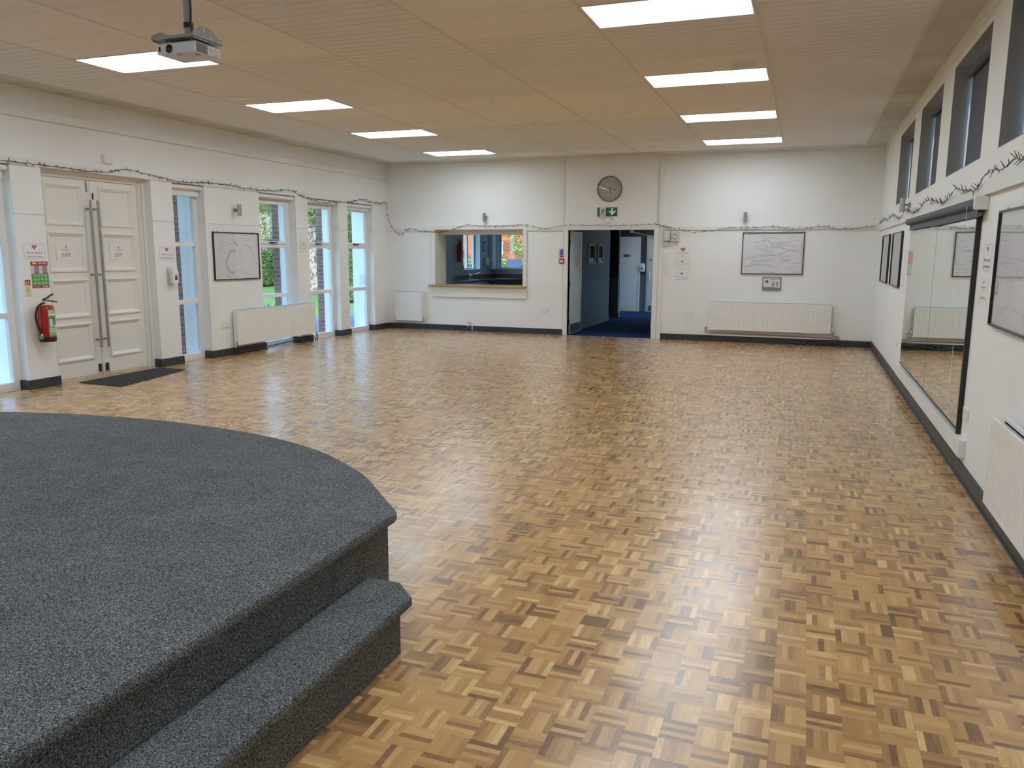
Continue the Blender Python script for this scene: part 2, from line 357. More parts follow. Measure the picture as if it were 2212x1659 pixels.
def thing(name, loc, label, cat, group=None):
    o = bpy.data.objects.new(name, None); COL.objects.link(o); o.location = loc; o.empty_display_size = 0.05
    tag(o, label, cat, group); return o
def tag(o, label, cat, group=None, kind=None):
    o['label'] = label; o['category'] = cat
    if group: o['group'] = group
    if kind: o['kind'] = kind
    return o
def struct(o, label=None):
    o['kind'] = 'structure'
    if label: o['label'] = label
    return o
def copy_tree(o, parent=None):
    c = o.copy(); COL.objects.link(c)
    if parent is not None: c.parent = parent
    for ch in list(o.children): copy_tree(ch, c)
    return c
_fc = {}
def text(txt, F, a, b, c, size, m, parent, name='lettering', bold=0.0, align='CENTER', squeeze=1.0):
    cu = bpy.data.curves.new('t', 'FONT'); cu.body = txt; cu.size = size; cu.align_x = align; cu.offset = bold; cu.resolution_u = 2; cu.fill_mode = 'FRONT'
    ob = bpy.data.objects.new('t', cu); COL.objects.link(ob)
    me = bpy.data.meshes.new_from_object(ob.evaluated_get(bpy.context.evaluated_depsgraph_get()))
    bpy.data.objects.remove(ob); org = wloc(parent)
    for v in me.vertices: v.co = F(a + v.co.x * squeeze, b + v.co.y, c) - org
    me.name = name; me.materials.clear(); me.materials.append(m)
    o = bpy.data.objects.new(name, me); COL.objects.link(o); o.parent = parent
    return o

# ================================================================== THE SETTING
# floor
b = MB(); b.box(XO, XR + 0.1, YF, YB + 0.001, -0.1, 0.0); struct(b.build('floor', M['parquet'], origin=(0, 0, 0)), 'brown mosaic parquet floor')
# ---------------- window wall
WIN = [(5.865, 6.485), (8.885, 9.505), (10.750, 11.725), (12.080, 13.050), (13.370, 14.330)]     # full height windows
DOOR = (6.865, 8.495)
OPEN = sorted(WIN + [DOOR]); ZT = 2.53
b = MB(); y0 = YF
segs = []
for a_, c_ in OPEN: segs.append((y0, a_)); y0 = c_
segs.append((y0, YB + 0.12))
for a_, c_ in segs:
    b.mi(0).box(XL - 0.012, XL, a_, c_, 0, 1.985); b.box(XL - 0.012, XL, a_, c_, 1.993, ZT)
    b.box(XO + 0.02, XL - 0.012, a_, c_, 0, ZT)
    b.mi(1).box(XO, XO + 0.02, a_, c_, -0.3, 3.6)
b.mi(0).box(XO + 0.02, XL, YF, YB + 0.12, ZT, 3.6); b.mi(1).box(XO, XO + 0.02, YF, YB + 0.12, ZT, 3.6)
struct(b.build('wall_left', [M['wall'], M['outwhite']], origin=(XL, 6, 0)), 'white wall of piers and tall windows')
# brick outer piers beyond each window
b = MB()
b.box(-9.45, XO - 0.001, 9.525, 10.70, -0.3, 3.6); b.box(-9.45, XO - 0.001, 6.505, 6.84, -0.3, 3.6)
for y in (11.725, 13.050): b.box(XO - .002, -8.665, y - .005, y - .0005, -0.3, ZT)
b.box(-9.45, XO - 0.001, 8.52, 8.86, -0.3, 3.6)
struct(b.build('wall_outside', M['brick'], origin=(-9, 9, 0)), 'brown brick piers outside the windows')
# back wall (hatch and door openings)
HX0, HX1, HZ0, HZ1 = -7.19, -5.267, 0.905, 2.05
DX0, DX1, DZ = -4.345, -2.690, 2.03
b = MB(F=WORLD); T = 0.12
def bwall(x0, x1, z0, z1): b.box(x0, x1, YB, YB + T, z0, z1)
bwall(XL, HX0, 0, H + .2); bwall(HX0, HX1, 0, HZ0); bwall(HX0, HX1, HZ1, H + .2); bwall(HX1, -4.449, 0, H + .2)
bwall(-4.443, DX0, 0, H + .2); bwall(DX0, DX1, DZ, H + .2); bwall(DX1, XR + 0.3, 0, H + .2)
b.box(-4.449, -4.443, YB + 0.012, YB + T, 0, H + .2)
struct(b.build('wall_back', M['wall'], origin=(-3, YB, 0)), 'white end wall with serving hatch and door opening')
# right wall with clerestory openings
CW = [(4.61, 6.17), (6.745, 8.305), (8.915, 10.475), (11.085, 12.645)]; CZ0, CZ1 = 2.285, 3.235; XRO = XR + 0.33
b = MB()
b.mi(0).box(XR, XRO, YF, YB + T, 0, CZ0); b.box(XR, XRO, YF, YB + T, CZ1, 3.6); y0 = YF
for a_, c_ in CW: b.box(XR, XRO, y0, a_, CZ0, CZ1); y0 = c_
b.box(XR, XRO, y0, YB + T, CZ0, CZ1)
b.mi(1)
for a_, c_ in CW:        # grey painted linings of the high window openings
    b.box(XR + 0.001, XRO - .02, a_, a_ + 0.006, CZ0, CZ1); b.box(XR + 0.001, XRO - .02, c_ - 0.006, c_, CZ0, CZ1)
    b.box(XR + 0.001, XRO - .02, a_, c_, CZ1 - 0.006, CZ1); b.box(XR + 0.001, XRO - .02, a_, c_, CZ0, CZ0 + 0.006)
struct(b.build('wall_right', [M['wall'], M['reveal']], origin=(XR, 6, 0)), 'white side wall with high windows and mirror')
b = MB(); b.box(XO, XRO, YF - 0.1, YF, 0, 3.6); struct(b.build('wall_front', M['wall'], origin=(-3, YF, 0)), 'white wall behind the stage')
b = MB(); b.box(XO, XRO + .3, YF - 0.3, YB + T, 3.61, 3.75)
b.box(XO, -0.9, YB + T, 22.4, 2.75, 2.9); b.box(XO, XRO + .3, YB + T - 0.02, YB + T + .02, 2.75, 3.75)  # rear slab overhangs as an added canopy keeping sun off the corridor opening
struct(b.build('ceiling_roof', M['roof'], origin=(-3, 6, 3.6)), 'unseen flat roof over the hall, added to stop light leaks')

# ceiling: boards with grooves, laid in a grid
XG = [0.78 - 1.24 * k for k in range(8)]; RY0, RP = 5.955, 0.61
PLAIN = {(-3, 0), (-3, -1), (-3, -2), (-4, -3), (-5, -1), (-5, 0), (-5, -2), (-5, -3), (-6, -1), (-6, -2), (-6, -3), (-5, 5), (-5, 6), (-5, 7), (-4, 5), (-4, 6), (-4, 7),
         (-3, 5), (-3, 6), (-3, 7), (-2, 5), (-2, 6), (-2, 7), (-2, 3), (-3, 13), (-4, 13), (-5, 13), (-6, 13), (-2, 13), (-3, 12), (-6, 5)}
LIGHTROWS = (-12, -8, -4, 0, 4, 8, 12)
def is_light(ci, ri): return ri in LIGHTROWS and ci in (-2, -6)
b = MB(); be = MB()
rows = range(-14, 14)
for k in range(7):
    x1, x0 = XG[k] - 0.012, XG[k + 1] + 0.012; ci = -(k + 1)
    for ri in rows:
        ya, yb = RY0 + RP * ri + 0.003, RY0 + RP * (ri + 1) - 0.003
        if is_light(ci, ri): continue
        if ri <= -14: ya = YF
        if (ci, ri) in PLAIN: b.mi(1).box(x0, x1, ya, yb, H, H + 0.015); continue
        b.mi(0); n = 5 if ri > -14 else 5; p = (yb - ya) / n
        for j in range(n):
            g = 0.0045; b.box(x0, x1, ya + j * p + (g if j else 0), ya + (j + 1) * p - (g if j < n - 1 else 0), H, H + 0.012)
    b.mi(0).box(x0, x1, YF, RY0 + RP * 14, H + 0.0125, H + 0.02) if k not in (1, 5) else None
for k in (1, 5):          # backing above the boards, left open where the light units sit
    x1, x0 = XG[k] - 0.012, XG[k + 1] + 0.012; y0 = YF
    for ri in LIGHTROWS:
        b.box(x0, x1, y0, RY0 + RP * ri, H + 0.0125, H + 0.02); y0 = RY0 + RP * (ri + 1)
    b.box(x0, x1, y0, RY0 + RP * 14, H + 0.0125, H + 0.02)
struct(b.build('ceiling', [M['ceil'], M['ceil_flat']], origin=(-3, 6, H)), 'grooved beige ceiling boards with some plain tiles')
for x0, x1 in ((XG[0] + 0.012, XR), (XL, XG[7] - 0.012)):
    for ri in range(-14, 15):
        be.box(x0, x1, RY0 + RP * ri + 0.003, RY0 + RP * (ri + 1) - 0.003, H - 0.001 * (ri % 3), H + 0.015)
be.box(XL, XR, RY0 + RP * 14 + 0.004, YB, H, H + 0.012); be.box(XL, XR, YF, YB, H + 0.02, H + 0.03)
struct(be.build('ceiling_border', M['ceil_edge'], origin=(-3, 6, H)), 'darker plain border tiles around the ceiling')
b = MB()
for k, x in enumerate(XG): b.box(x - 0.013, x + 0.013, YF, YB, H - 0.002 if k % 3 else H - 0.005, H + 0.02)
struct(b.build('trim_1', M['ceil_bar'], origin=(-3, 6, H)), 'ceiling grid bars')
# two-step cornice at the right, bands on the left wall
b = MB(); b.box(XR - 0.035, XR, YF, YB, 3.325, H); b.box(XR - 0.018, XR, YF, YB, 3.285, 3.325); struct(b.build('trim_2', M['trim'], origin=(XR, 6, 3.3)))
b = MB(); b.box(XL, XL + 0.045, YF, YB, 3.048, 3.135); b.box(XL, XL + 0.02, YF, YB, ZT, 2.605); struct(b.build('trim_3', M['trim'], origin=(XL, 6, 3.0)), 'flat white bands along the window wall')
# dado rails, back wall and right wall
b = MB()
for x0, x1 in ((XL, -7.276), (-5.19, -4.43), (-2.51, XR)): b.box(x0, x1, YB - 0.022, YB, 2.022, 2.085)
b.box(XR - 0.03, XR, YF, YB, 1.995, 2.085)
struct(b.build('trim_4', M['trim'], origin=(-3, YB, 2)), 'white rail along the end and side walls')
# skirtings
b = MB(F=WORLD); SK = 0.11
for a_, c_ in segs:
    b.box(XL, XL + 0.018, a_ - 0.018, c_ + 0.018, 0, SK)
    if a_ > YF: b.box(XL - 0.13, XL, a_ - 0.018, a_, 0, SK)
    if c_ < YB: b.box(XL - 0.13, XL, c_, c_ + 0.018, 0, SK)
struct(b.build('baseboard_left', M['skirt'], origin=(XL, 6, 0)), 'dark slate skirting of the window wall')
b = MB(); b.box(XL, -4.43, YB - 0.02, YB, 0, SK); b.box(-2.51, XR, YB - 0.02, YB, 0, SK); struct(b.build('baseboard_back', M['skirt'], origin=(-3, YB, 0)), 'dark slate skirting of the end wall')
b = MB(); b.prism([(0, 0), (0.028, 0), (0.02, 0.018), (0.016, 0.115), (0, 0.115)], 0, 1) if False else b.box(XR - 0.018, XR, YF, YB, 0, 0.118).box(XR - 0.026, XR - 0.018, YF, YB, 0, 0.016)
struct(b.build('baseboard_right', M['skirt'], origin=(XR, 6, 0)), 'dark slate skirting of the side wall')

# ---------------- tall windows in the left wall
def tall_window(n, y0, y1, sash, lab):
    F = LW(y0, 0, XL - 0.135); w = y1 - y0; D = 0.07                     # frame front at XL-0.135
    b = MB(F); fw = 0.055 if w < 0.8 else 0.06
    b.box(0, fw, 0.012, ZT - 0.001, -D, 0); b.box(w - fw - 0.03, w, 0.012, ZT - 0.001, -D, 0)
    b.box(fw, w - fw - .03, 0.012, 0.095, -D, 0); b.box(fw, w - fw - .03, ZT - 0.11, ZT - 0.001, -D, 0)
    b.box(fw, w - fw - .03, 0.825, 0.890, -D, 0); b.box(fw, w - fw - .03, 1.655, 1.715, -D, 0)
    root = struct(b.build('window_%d' % n, M['upvc'], origin=(XL - 0.17, (y0 + y1) / 2, 0.0), bevel=0.006), lab)
    for z0, z1 in ((0.095, 0.825), (0.89, 1.655), (1.715, ZT - 0.11)):
        g = MB(F); g.box(fw, w - fw - .03, z0, z1, -0.042, -0.038); g.build('glass_pane', M['glass'], root)
    if sash:
        g = MB(F); s = 0.05; a0, a1, z0, z1 = fw + .002, w - fw - 0.032, 1.717, ZT - 0.112
        g.box(a0, a0 + s, z0, z1, -0.03, 0.018); g.box(a1 - s, a1, z0, z1, -0.03, 0.018); g.box(a0 + s, a1 - s, z0, z0 + s, -0.03, 0.018); g.box(a0 + s, a1 - s, z1 - s, z1, -0.03, 0.018)
        g.build('window_sash', M['upvc'], root, bevel=0.005)
        g = MB(F); c = (a0 + a1) / 2
        g.box(c - 0.10, c - 0.02, z0 + 0.012, z0 + 0.030, 0.018, 0.034); g.box(c - 0.03, c + 0.09, z0 + 0.016, z0 + 0.030, 0.034, 0.046); g.tube([(c - .06, z0 + .012, .03), (c, z0 - .012, .04), (c + .06, z0 - .022, .035)], 0.004, 6)
        g.build('window_handle', M['black'], root)
    b = MB(F); b.box(-0.0, w, 0.0, 0.012, -0.3, 0.0); b.build('window_sill', M['outwhite'], root)
    return root
for i, (y0, y1) in enumerate(WIN):
    tall_window(i + 1, y0, y1, i >= 2, ['tall narrow window at the left picture edge', 'tall narrow window right of the white double door', 'tall window behind the left radiator', 'tall window at the right end of the left radiator', 'tall window nearest the end wall'][i])
# reveal boards: a small lighter infill where the groove line continues round the reveal
b = MB()
for y0, y1 in WIN:
    b.box(XL - 0.132, XL - 0.014, y1 - 0.006, y1, 1.985, 2.10)
struct(b.build('trim_5', M['trim'], origin=(XL, 9, 2)))
# roller blinds of the tall windows
_first = True
for i, (y0, y1) in enumerate(WIN):
    t = thing('roller_blind', (XL - 0.05, (y0 + y1) / 2, 2.45), ['rolled white blind over the window at the left picture edge', 'rolled white blind over the narrow window beside the double door', 'rolled white blind over the window behind the left radiator', 'rolled white blind over the middle of the three far windows', 'rolled white blind over the tall window nearest the end wall'][i], 'blind', 'white roller blinds of the tall windows')
    F = LW(y0, 0, XL - 0.05); w = y1 - y0
    g = MB(F); g.cyl((0.015, 2.485, 0), (w - 0.015, 2.485, 0), 0.034, seg=20); g.build('blind_roll', M['blindlite'], t, smooth=True)
    if i in (0, 1, 4):
        g = MB(F); g.box(0.03, w - 0.03, 2.375 if i < 2 else 2.41, 2.485, -0.034, -0.030); g.build('blind_fabric', M['blindlite'], t)
        g = MB(F); z = 2.375 if i < 2 else 2.41; g.cyl((0.03, z, -0.032), (w - 0.03, z, -0.032), 0.012, seg=10); g.build('bottom_bar', M['blindlite'], t, smooth=True)

# ---------------- double door
XD = XL - 0.15
F = LW(6.865, 0, XL)
b = MB(F); W_ = DOOR[1] - DOOR[0]
b.box(W_ - 0.105, W_ - 0.05, 0, ZT, -0.20, -0.135); b.box(W_ - 0.05, W_, 0, ZT, -0.20, -0.11); b.box(0, 0.05, 0, ZT, -0.20, -0.135)
b.box(0.05, W_ - 0.105, 2.452, ZT, -0.20, -0.135); b.box(0.0, W_ - .05, 2.49, ZT, -0.2, -0.10)
b.box(0, 0.05, 0, ZT, -0.5, -0.2); b.box(W_ - 0.05, W_, 0, ZT, -0.5, -0.2); b.box(W_ - .088, W_ - .062, 0, ZT - .05, -.135, -.120)
b.box(0.05, W_ - 0.05, 0, 0.026, -0.5, -0.16); b.box(0.05, W_ - 0.05, 2.40, 2.50, -0.5, -0.2); b.box(0.05, W_ - 0.05, .026, 2.40, -0.5, -0.44)  # threshold and hidden backing boards added to block daylight around the leaves
d1 = struct(b.build('door_1', M['door'], origin=(XD, 7.68, 0), bevel=0.004), 'white panelled double door with long steel pull bars')
def door_leaf(y0, y1, panels_y):
    F = LW(0, 0, XD); g = MB(F); z0, z1 = 0.028, 2.448
    rows_ = [(0.225, 0.700), (0.765, 1.245), (1.325, 1.815), (1.885, 2.385)]
    pa, pb = panels_y
    # rails and stiles
    g.box(y0, pa, z0, z1, -0.045, 0); g.box(pb, y1, z0, z1, -0.045, 0)
    zz = [z0] + [q for r_ in rows_ for q in r_] + [z1]
    for k in range(0, len(zz), 2): g.box(pa, pb, zz[k], zz[k + 1], -0.045, 0)
    for r0, r1 in rows_:
        # raised stepped moulding, mitred, then sunk centre panel
        prof = [(0.0, 0.0), (0.004, 0.014), (0.022, 0.018), (0.030, 0.008), (0.050, -0.004), (0.058, -0.016)]
        loops = []
        for ins, c in prof:
            loops.append([(pa + ins, r0 + ins, c), (pb - ins, r0 + ins, c), (pb - ins, r1 - ins, c), (pa + ins, r1 - ins, c)])
        for l0, l1 in zip(loops[:-1], loops[1:]):
            for k in range(4): g.quad([l0[k], l0[(k + 1) % 4], l1[(k + 1) % 4], l1[k]])
        g.quad(loops[-1])
    return g.build('door_leaf', M['door'], d1)
lf1 = door_leaf(6.917, 7.640, (6.985, 7.535)); lf2 = door_leaf(7.646, 8.388, (7.775, 8.315))
for y, leaf in ((7.585, lf1), (7.695, lf2)):
    F = LW(y, 0, XD)
    g = MB(F); g.cyl((0, 0.37, 0.075), (0, 2.205, 0.075), 0.0155, seg=16); h = g.build('pull_bar', M['metal'], leaf, smooth=True)
    for z in (0.47, 1.29, 2.10):
        g = MB(F); g.cyl((0, z, -0.001), (0, z, 0.07), 0.009, seg=12); g.cyl((0, z, 0), (0, z, 0.008), 0.016, seg=12); g.build('standoff', M['metal'], h, smooth=True)
    g = MB(F); o_ = 0.01 if y < 7.64 else 0.01
    g.box(o_ - 0.02, o_ + 0.022, 0.055, 0.155, 0, 0.022); g.build('floor_bolt_case', M['black'], leaf, bevel=0.003)
    g = MB(F); g.tube([(o_, 0.14, 0.03), (o_, 0.06, 0.03), (o_ + .012, 0.03, 0.035), (o_ + .018, 0.004, 0.03)], 0.005, 8); g.cyl((o_, .1, .022), (o_, .1, .036), .006, seg=8); g.build('floor_bolt', M['chrome'], leaf, smooth=True)
g = MB(LW(7.60, 0, XD)); g.box(-0.008, 0.012, 2.31, 2.445, 0, 0.008); g.cyl((0.002, 2.30, 0.012), (0.002, 2.42, 0.012), 0.005, seg=8); g.build('top_bolt', M['metal'], lf1)
g = MB(LW(7.685, 0, XD)); g.box(-0.004, 0.010, 2.22, 2.30, 0, 0.012); g.build('bolt_keep', M['darkmetal'], lf2)

# ---------------- serving hatch surround
b = MB(); FY = YB
b.box(-7.276, HX0, FY - 0.03, FY, 0.935, 2.132); b.box(HX1, -5.190, FY - 0.03, FY, 0.935, 2.132); b.box(HX0, HX1, FY - 0.03, FY, HZ1, 2.132)
b.box(HX0 - 0.02, HX0 + .003, FY - .027, 15.42, 0.935, HZ1 + .02); b.box(HX1 - .003, HX1 + 0.02, FY - .027, 15.42, 0.935, HZ1 + .02); b.box(HX0, HX1, FY - .027, 15.42, HZ1 - .003, HZ1 + 0.02)
b.box(-7.25, -5.19, FY - 0.035, FY, 0.69, 0.90)
b.box(HX0, HX1, 15.20, 15.36, 1.955, HZ1); b.box(HX0, HX1, 15.17, 15.20, 2.0, HZ1)
struct(b.build('trim_6', M['door'], origin=(-6.2, FY, 1), bevel=0.002), 'cream painted surround of the serving hatch')
b = MB(); b.prism([(-7.32, FY - 0.10), (-5.19, FY - 0.10), (-5.19, FY - .001), (HX1, FY), (HX1, 15.46), (HX0, 15.46), (HX0, FY - .001), (-7.32, FY - .001)], 0.905, 0.938)
tag(b.build('hatch_counter', M['wood'], bevel=0.005), 'pine shelf across the bottom of the serving hatch', 'counter')

# ---------------- door 2 : opening to the corridor
b = MB()
b.box(-4.432, DX0, YB - 0.03, YB + T + .01, 0, 2.100); b.box(DX1, -2.600, YB - 0.03, YB + T + .01, 0, 2.100); b.box(DX0, DX1, YB - 0.03, YB + T + .01, DZ, 2.100)
b.box(-2.598, -2.512, YB - 0.03, YB, 0, 0.32); b.box(-2.598, -2.512, YB - 0.018, YB, 0.32, 2.03)
struct(b.build('door_2', M['trim'], origin=(-3.5, YB, 0), bevel=0.004), 'white frame of the corridor door opening')
b = MB(); b.box(-2.604, -2.520, YB - 0.045, YB, 2.10, H); struct(b.build('trim_7', M['trim'], origin=(-2.56, YB, 2.1)), 'white vertical pipe boxing')
b = MB(); b.box(-4.372, -4.358, YB - 0.042, YB - 0.03, 0.42, 0.95); struct(b.build('trim_8', M['plastic'], origin=(-4.3, YB, .4)))
def corridor_leaf(hx, side, hy=15.04):
    """open leaf standing along the corridor, local frame: a along Y away, face towards the opening"""
    F = Frame((hx, hy, 0), (0, 1, 0)) if side < 0 else Frame((hx, hy + 0.84, 0), (0, -1, 0))
    w = 0.84 if side < 0 else 0.84
    t = thing('corridor_door_leaf', (hx, hy + .4, 0), 'white fire door leaf standing open at the left of the corridor opening' if side < 0 else 'open right leaf of the corridor door, mostly hidden by the frame', 'door')
    g = MB(F); P = [(0.0, 0.0), (w, 2.02)]
    sx0, sx1 = (w - 0.20, w - 0.12) if side < 0 else (0.12, 0.20)
    g.box(0, sx0, 0.008, 2.015, -0.044, 0); g.box(sx1, w, 0.008, 2.015, -0.044, 0)
    for z0, z1 in ((0.008, 0.20), (0.88, 1.10), (1.90, 2.015)): g.box(sx0, sx1, z0, z1, -0.044, 0)
    g.build('door_board', M['trim'], t)
    g = MB(F)
    for z0, z1 in ((0.20, 0.88), (1.10, 1.90)):
        for q0, q1, r0, r1 in ((sx0 - .018, sx0, z0 - .018, z1 + .018), (sx1, sx1 + .018, z0 - .018, z1 + .018), (sx0, sx1, z0 - .018, z0), (sx0, sx1, z1, z1 + .018)): g.box(q0, q1, r0, r1, 0, 0.004)
    g.build('glazing_bead', M['upvc'], t)
    g = MB(F)
    for z0, z1 in ((0.20, 0.88), (1.10, 1.90)): g.box(sx0, sx1, z0, z1, -0.024, -0.018)
    g.build('vision_panel', M['lens'], t)
    g = MB(F); g.box(0.03, w - .03, 0.02, 0.20, 0, 0.003); g.build('kick_plate', M['greydoor'], t)
    h0 = 0 if side < 0 else w
    for z in (0.25, 1.0, 1.80):
        g = MB(F); g.box(h0 - 0.02, h0 + 0.02, z - 0.05, z + 0.05, -0.02, 0.006); g.build('hinge', M['metal'], t)
    if side < 0:
        g = MB(F); g.box(0.40, 0.60, 1.86, 1.91, 0, 0.05); g.cyl((0.42, 1.885, 0.025), (0.38, 1.885, 0.025), 0.026, seg=14); g.build('door_closer', M['plastic'], t)
        g = MB(F); g.box(w - .05, w + .004, 0.92, 1.22, -0.045, 0.004); g.build('edge_plate', M['metal'], t)
        g = MB(F); g.box(.26, .56, 1.28, 1.62, 0, .002); n_ = g.build('door_notice', M['paper2'], t)
        g = MB(F); g.prism([(.385, 1.33), (.435, 1.33), (.435, 1.38), (.385, 1.38)], .002, .003); g.build('red_print', M['redink'], n_)
        g = MB(F); g.ribbon([(.38, 1.51), (.44, 1.51)], .006, .002); g.ribbon([(.36, 1.49), (.46, 1.49)], .004, .002); g.ribbon([(.40, 1.45), (.43, 1.45), (.395, 1.42), (.43, 1.40)], .008, .002); g.build('print_lines', M['greyink'], n_)
    return t
corridor_leaf(-4.334, -1); corridor_leaf(-2.715, 1)

# ---------------- kitchen beyond the hatch
KX0, KX1, KY = XL, -4.92, 20.90
KA = (18.86, 19.98, 1.135, 2.25); KB = (-8.15, -6.9, 1.14, 2.25)
b = MB()
KO = KX0 - .24
b.box(KO, KX0, YB + T, 15.75, -0.1, 2.75); b.box(KO, KX0, 17.65, KA[0], -0.1, 2.75); b.box(KO, KX0, 15.75, 17.65, -0.1, KA[2]); b.box(KO, KX0, 15.75, 17.65, KA[3], 2.75); b.box(KO, KX0, KA[1], KY + .3, -0.1, 2.75); b.box(KO, KX0, KA[0], KA[1], -0.1, KA[2]); b.box(KO, KX0, KA[0], KA[1], KA[3], 2.75)
b.box(KX0, KB[0], KY, KY + .3, -0.1, 2.75); b.box(KB[1], KX1, KY, KY + .3, -0.1, 2.75); b.box(KB[0], KB[1], KY, KY + .3, -0.1, KB[2]); b.box(KB[0], KB[1], KY, KY + .3, KB[3], 2.75)
b.box(KX1, KX1 + .05, YB + T, KY + .3, 0, 2.75)
b.box(KX0, KX1, YB + T, YB + T + .004, 0, .69)
struct(b.build('wall_kitchen', M['kwall'], origin=(-6, 19, 0)), 'pale blue-grey kitchen walls seen through the hatch')
b = MB(); b.box(XO, KX1, YB + T, KY + .3, -0.1, 0); struct(b.build('floor_kitchen', M['path'], origin=(-6, 18, 0)))
b = MB(); b.box(XO, KX1 + .05, YB + T, KY + .3, 2.45, 2.5); struct(b.build('ceiling_kitchen', M['trim'], origin=(-6, 18, 2.45)))
def small_window(n, F, w, h, mull, lab):
    b = MB(F); D = 0.06; f = 0.055
    b.box(0, f, 0, h, -D, 0); b.box(w - f, w, 0, h, -D, 0); b.box(f, w - f, 0, f, -D, 0); b.box(f, w - f, h - f, h, -D, 0)
    for m_ in mull: b.box(m_ - .035, m_ + .035, f, h - f, -D, 0.01)
    b.box(0, w, 0, 0.02, 0, 0.17)
    r_ = struct(b.build('window_%d' % n, M['upvc'], origin=F(w / 2, 0, 0)), lab)
    g = MB(F); g.box(f, w - f, f, h - f, -0.035, -0.03); g.build('glass_pane', M['glass'], r_)
    return r_
small_window(12, Frame((KX0 - .16, 15.75, KA[2]), (0, 1, 0)), 1.9, KA[3] - KA[2], [0.95], 'unseen kitchen side window added left of the hatch for daylight')  # added window, out of view, brightens the kitchen
small_window(6, Frame((KX0 - .16, KA[0], KA[2]), (0, 1, 0)), KA[1] - KA[0], KA[3] - KA[2], [0.62], 'kitchen side window seen through the hatch')
small_window(7, Frame((KB[0], KY + .14, KB[2]), (1, 0, 0)), KB[1] - KB[0], KB[3] - KB[2], [], 'kitchen end window seen through the hatch')
b = MB(); b.box(KX0 + .001, KX0 + .12, 20.60, KY, 1.14, 2.44); struct(b.build('trim_9', M['upvc'], origin=(KX0, 20.7, 1.1)), 'white boxed corner post in the kitchen')
# fitted kitchen units and worktop
b = MB(); b.prism([(KX0 + .003, 16.2), (KX0 + .62, 16.2), (KX0 + .62, 19.15), (-6.9, 20.28), (KX1 - .01, 20.28), (KX1 - .01, KY - .003), (KX0 + .003, KY - .003)], 0.875, 0.91)
wt = tag(b.build('kitchen_worktop', M['worktop'], bevel=.004), 'dark worktop running round the kitchen corner', 'worktop')
b = MB(); b.box(KX0 + .002, KX0 + .02, 16.2, KY - .02, 0.911, 1.01); b.box(KX0 + .02, KX1 - .01, KY - .02, KY - .002, 0.911, 1.01); tag(b.build('wooden_upstand', M['dkwood']), 'brown wooden upstand behind the kitchen worktop', 'upstand')
t = thing('kitchen_cupboard', (KX0 + .3, 17.7, 0), 'grey cupboard run below the kitchen worktop on the window side', 'cupboard')
b = MB(); b.box(KX0 + .01, KX0 + .58, 16.22, 19.0, .1, .874); b.box(KX0 + .05, KX0 + .54, 16.25, 18.95, 0, .1); b.build('carcass', M['kwall'], t)
for k in range(5): g = MB(); g.box(KX0 + .581, KX0 + .60, 16.23 + k * .555, 16.77 + k * .555, .12, .86); g.build('cupboard_door', M['kwall'], t)
t = thing('kitchen_cupboard', (-6.0, 20.6, 0), 'grey cupboard run under the end window of the kitchen', 'cupboard')
b = MB(); b.box(-6.85, KX1 - .02, 20.33, KY - .01, .1, .874); b.box(-6.8, KX1 - .05, 20.38, KY - .02, 0, .1); b.build('carcass', M['kwall'], t)
for k in range(3): g = MB(); g.box(-6.84 + k * .62, -6.24 + k * .62, 20.31, 20.329, .12, .86); g.build('cupboard_door', M['kwall'], t)
t = thing('kitchen_sink', (-8.0, 18.9, .91), 'steel sink with mixer tap on the kitchen worktop', 'sink')
b = MB(); b.box(-8.2, -7.76, 18.5, 19.25, .911, .918); b.build('sink_rim', M['chrome'], t)
b = MB(); b.box(-8.15, -7.82, 18.56, 19.0, .918, .921); b.build('basin', M['metal'], t)
b = MB(); b.cyl((-8.14, 18.9, .918), (-8.14, 18.9, 1.0), .022, seg=12); b.tube([(-8.14, 18.9, 1.0), (-8.08, 18.92, 1.03), (-7.98, 18.95, 1.05), (-7.88, 18.98, 1.08)], .012, 8); b.tube([(-8.14, 18.9, 1.0), (-8.16, 18.87, 1.05), (-8.1, 18.86, 1.06)], .008, 8); b.build('mixer_tap', M['chrome'], t, smooth=True)
t = thing('washing_up_bottle', (-8.38, 19.0, 1.14), 'green washing-up liquid bottle on the kitchen window ledge', 'bottle')
F = Frame((-8.38, 19.0, 1.14), (1, 0, 0), (0, 1, 0)); b = MB(F); b.lathe([(.03, 0), (.033, .01), (.033, .09), (.02, .14), (.012, .15)], axis='n', seg=14); b.build('bottle_body', M['greenpot'], t, smooth=True)
b = MB(F); b.lathe([(.013, .15), (.013, .17), (.006, .18), (.006, .2)], axis='n', seg=10); b.build('bottle_cap', M['redink'], t, smooth=True)
t = thing('airpot_flask', (-7.13, 20.55, .91), 'tall steel pump flask with black top at the hatch right edge', 'flask')
F = Frame((-7.13, 20.55, .91), (1, 0, 0), (0, 1, 0)); b = MB(F); b.lathe([(.075, 0), (.075, .03), (.07, .035), (.07, .31), (.06, .34)], seg=20); b.build('flask_body', M['chrome'], t, smooth=True)
b = MB(F); b.lathe([(.072, .34), (.075, .36), (.07, .41), (.03, .43)], seg=20); b.tube([(-.05, 0, .40), (-.10, -.02, .40), (-.12, -.02, .37)], .014, 8); b.build('pump_top', M['black'], t, smooth=True); b = MB(F); b.lathe([(.078, 0), (.078, .035)], seg=20); b.build('base_ring', M['black'], t, smooth=True)
b = MB(Frame((0, 20.95, 0), (1, 0, 0))); b.box(-7.90, -7.44, 1.21, 1.42, 0, .0015); tag(b.build('window_notice', M['backlit']), 'pale notices taped low on the kitchen end window', 'notice')
t = thing('extinguisher_co2', (XL + .08, 18.45, 1.4), 'red extinguisher with black horn on the kitchen wall', 'fire extinguisher')
t.name = 'fire_extinguisher'
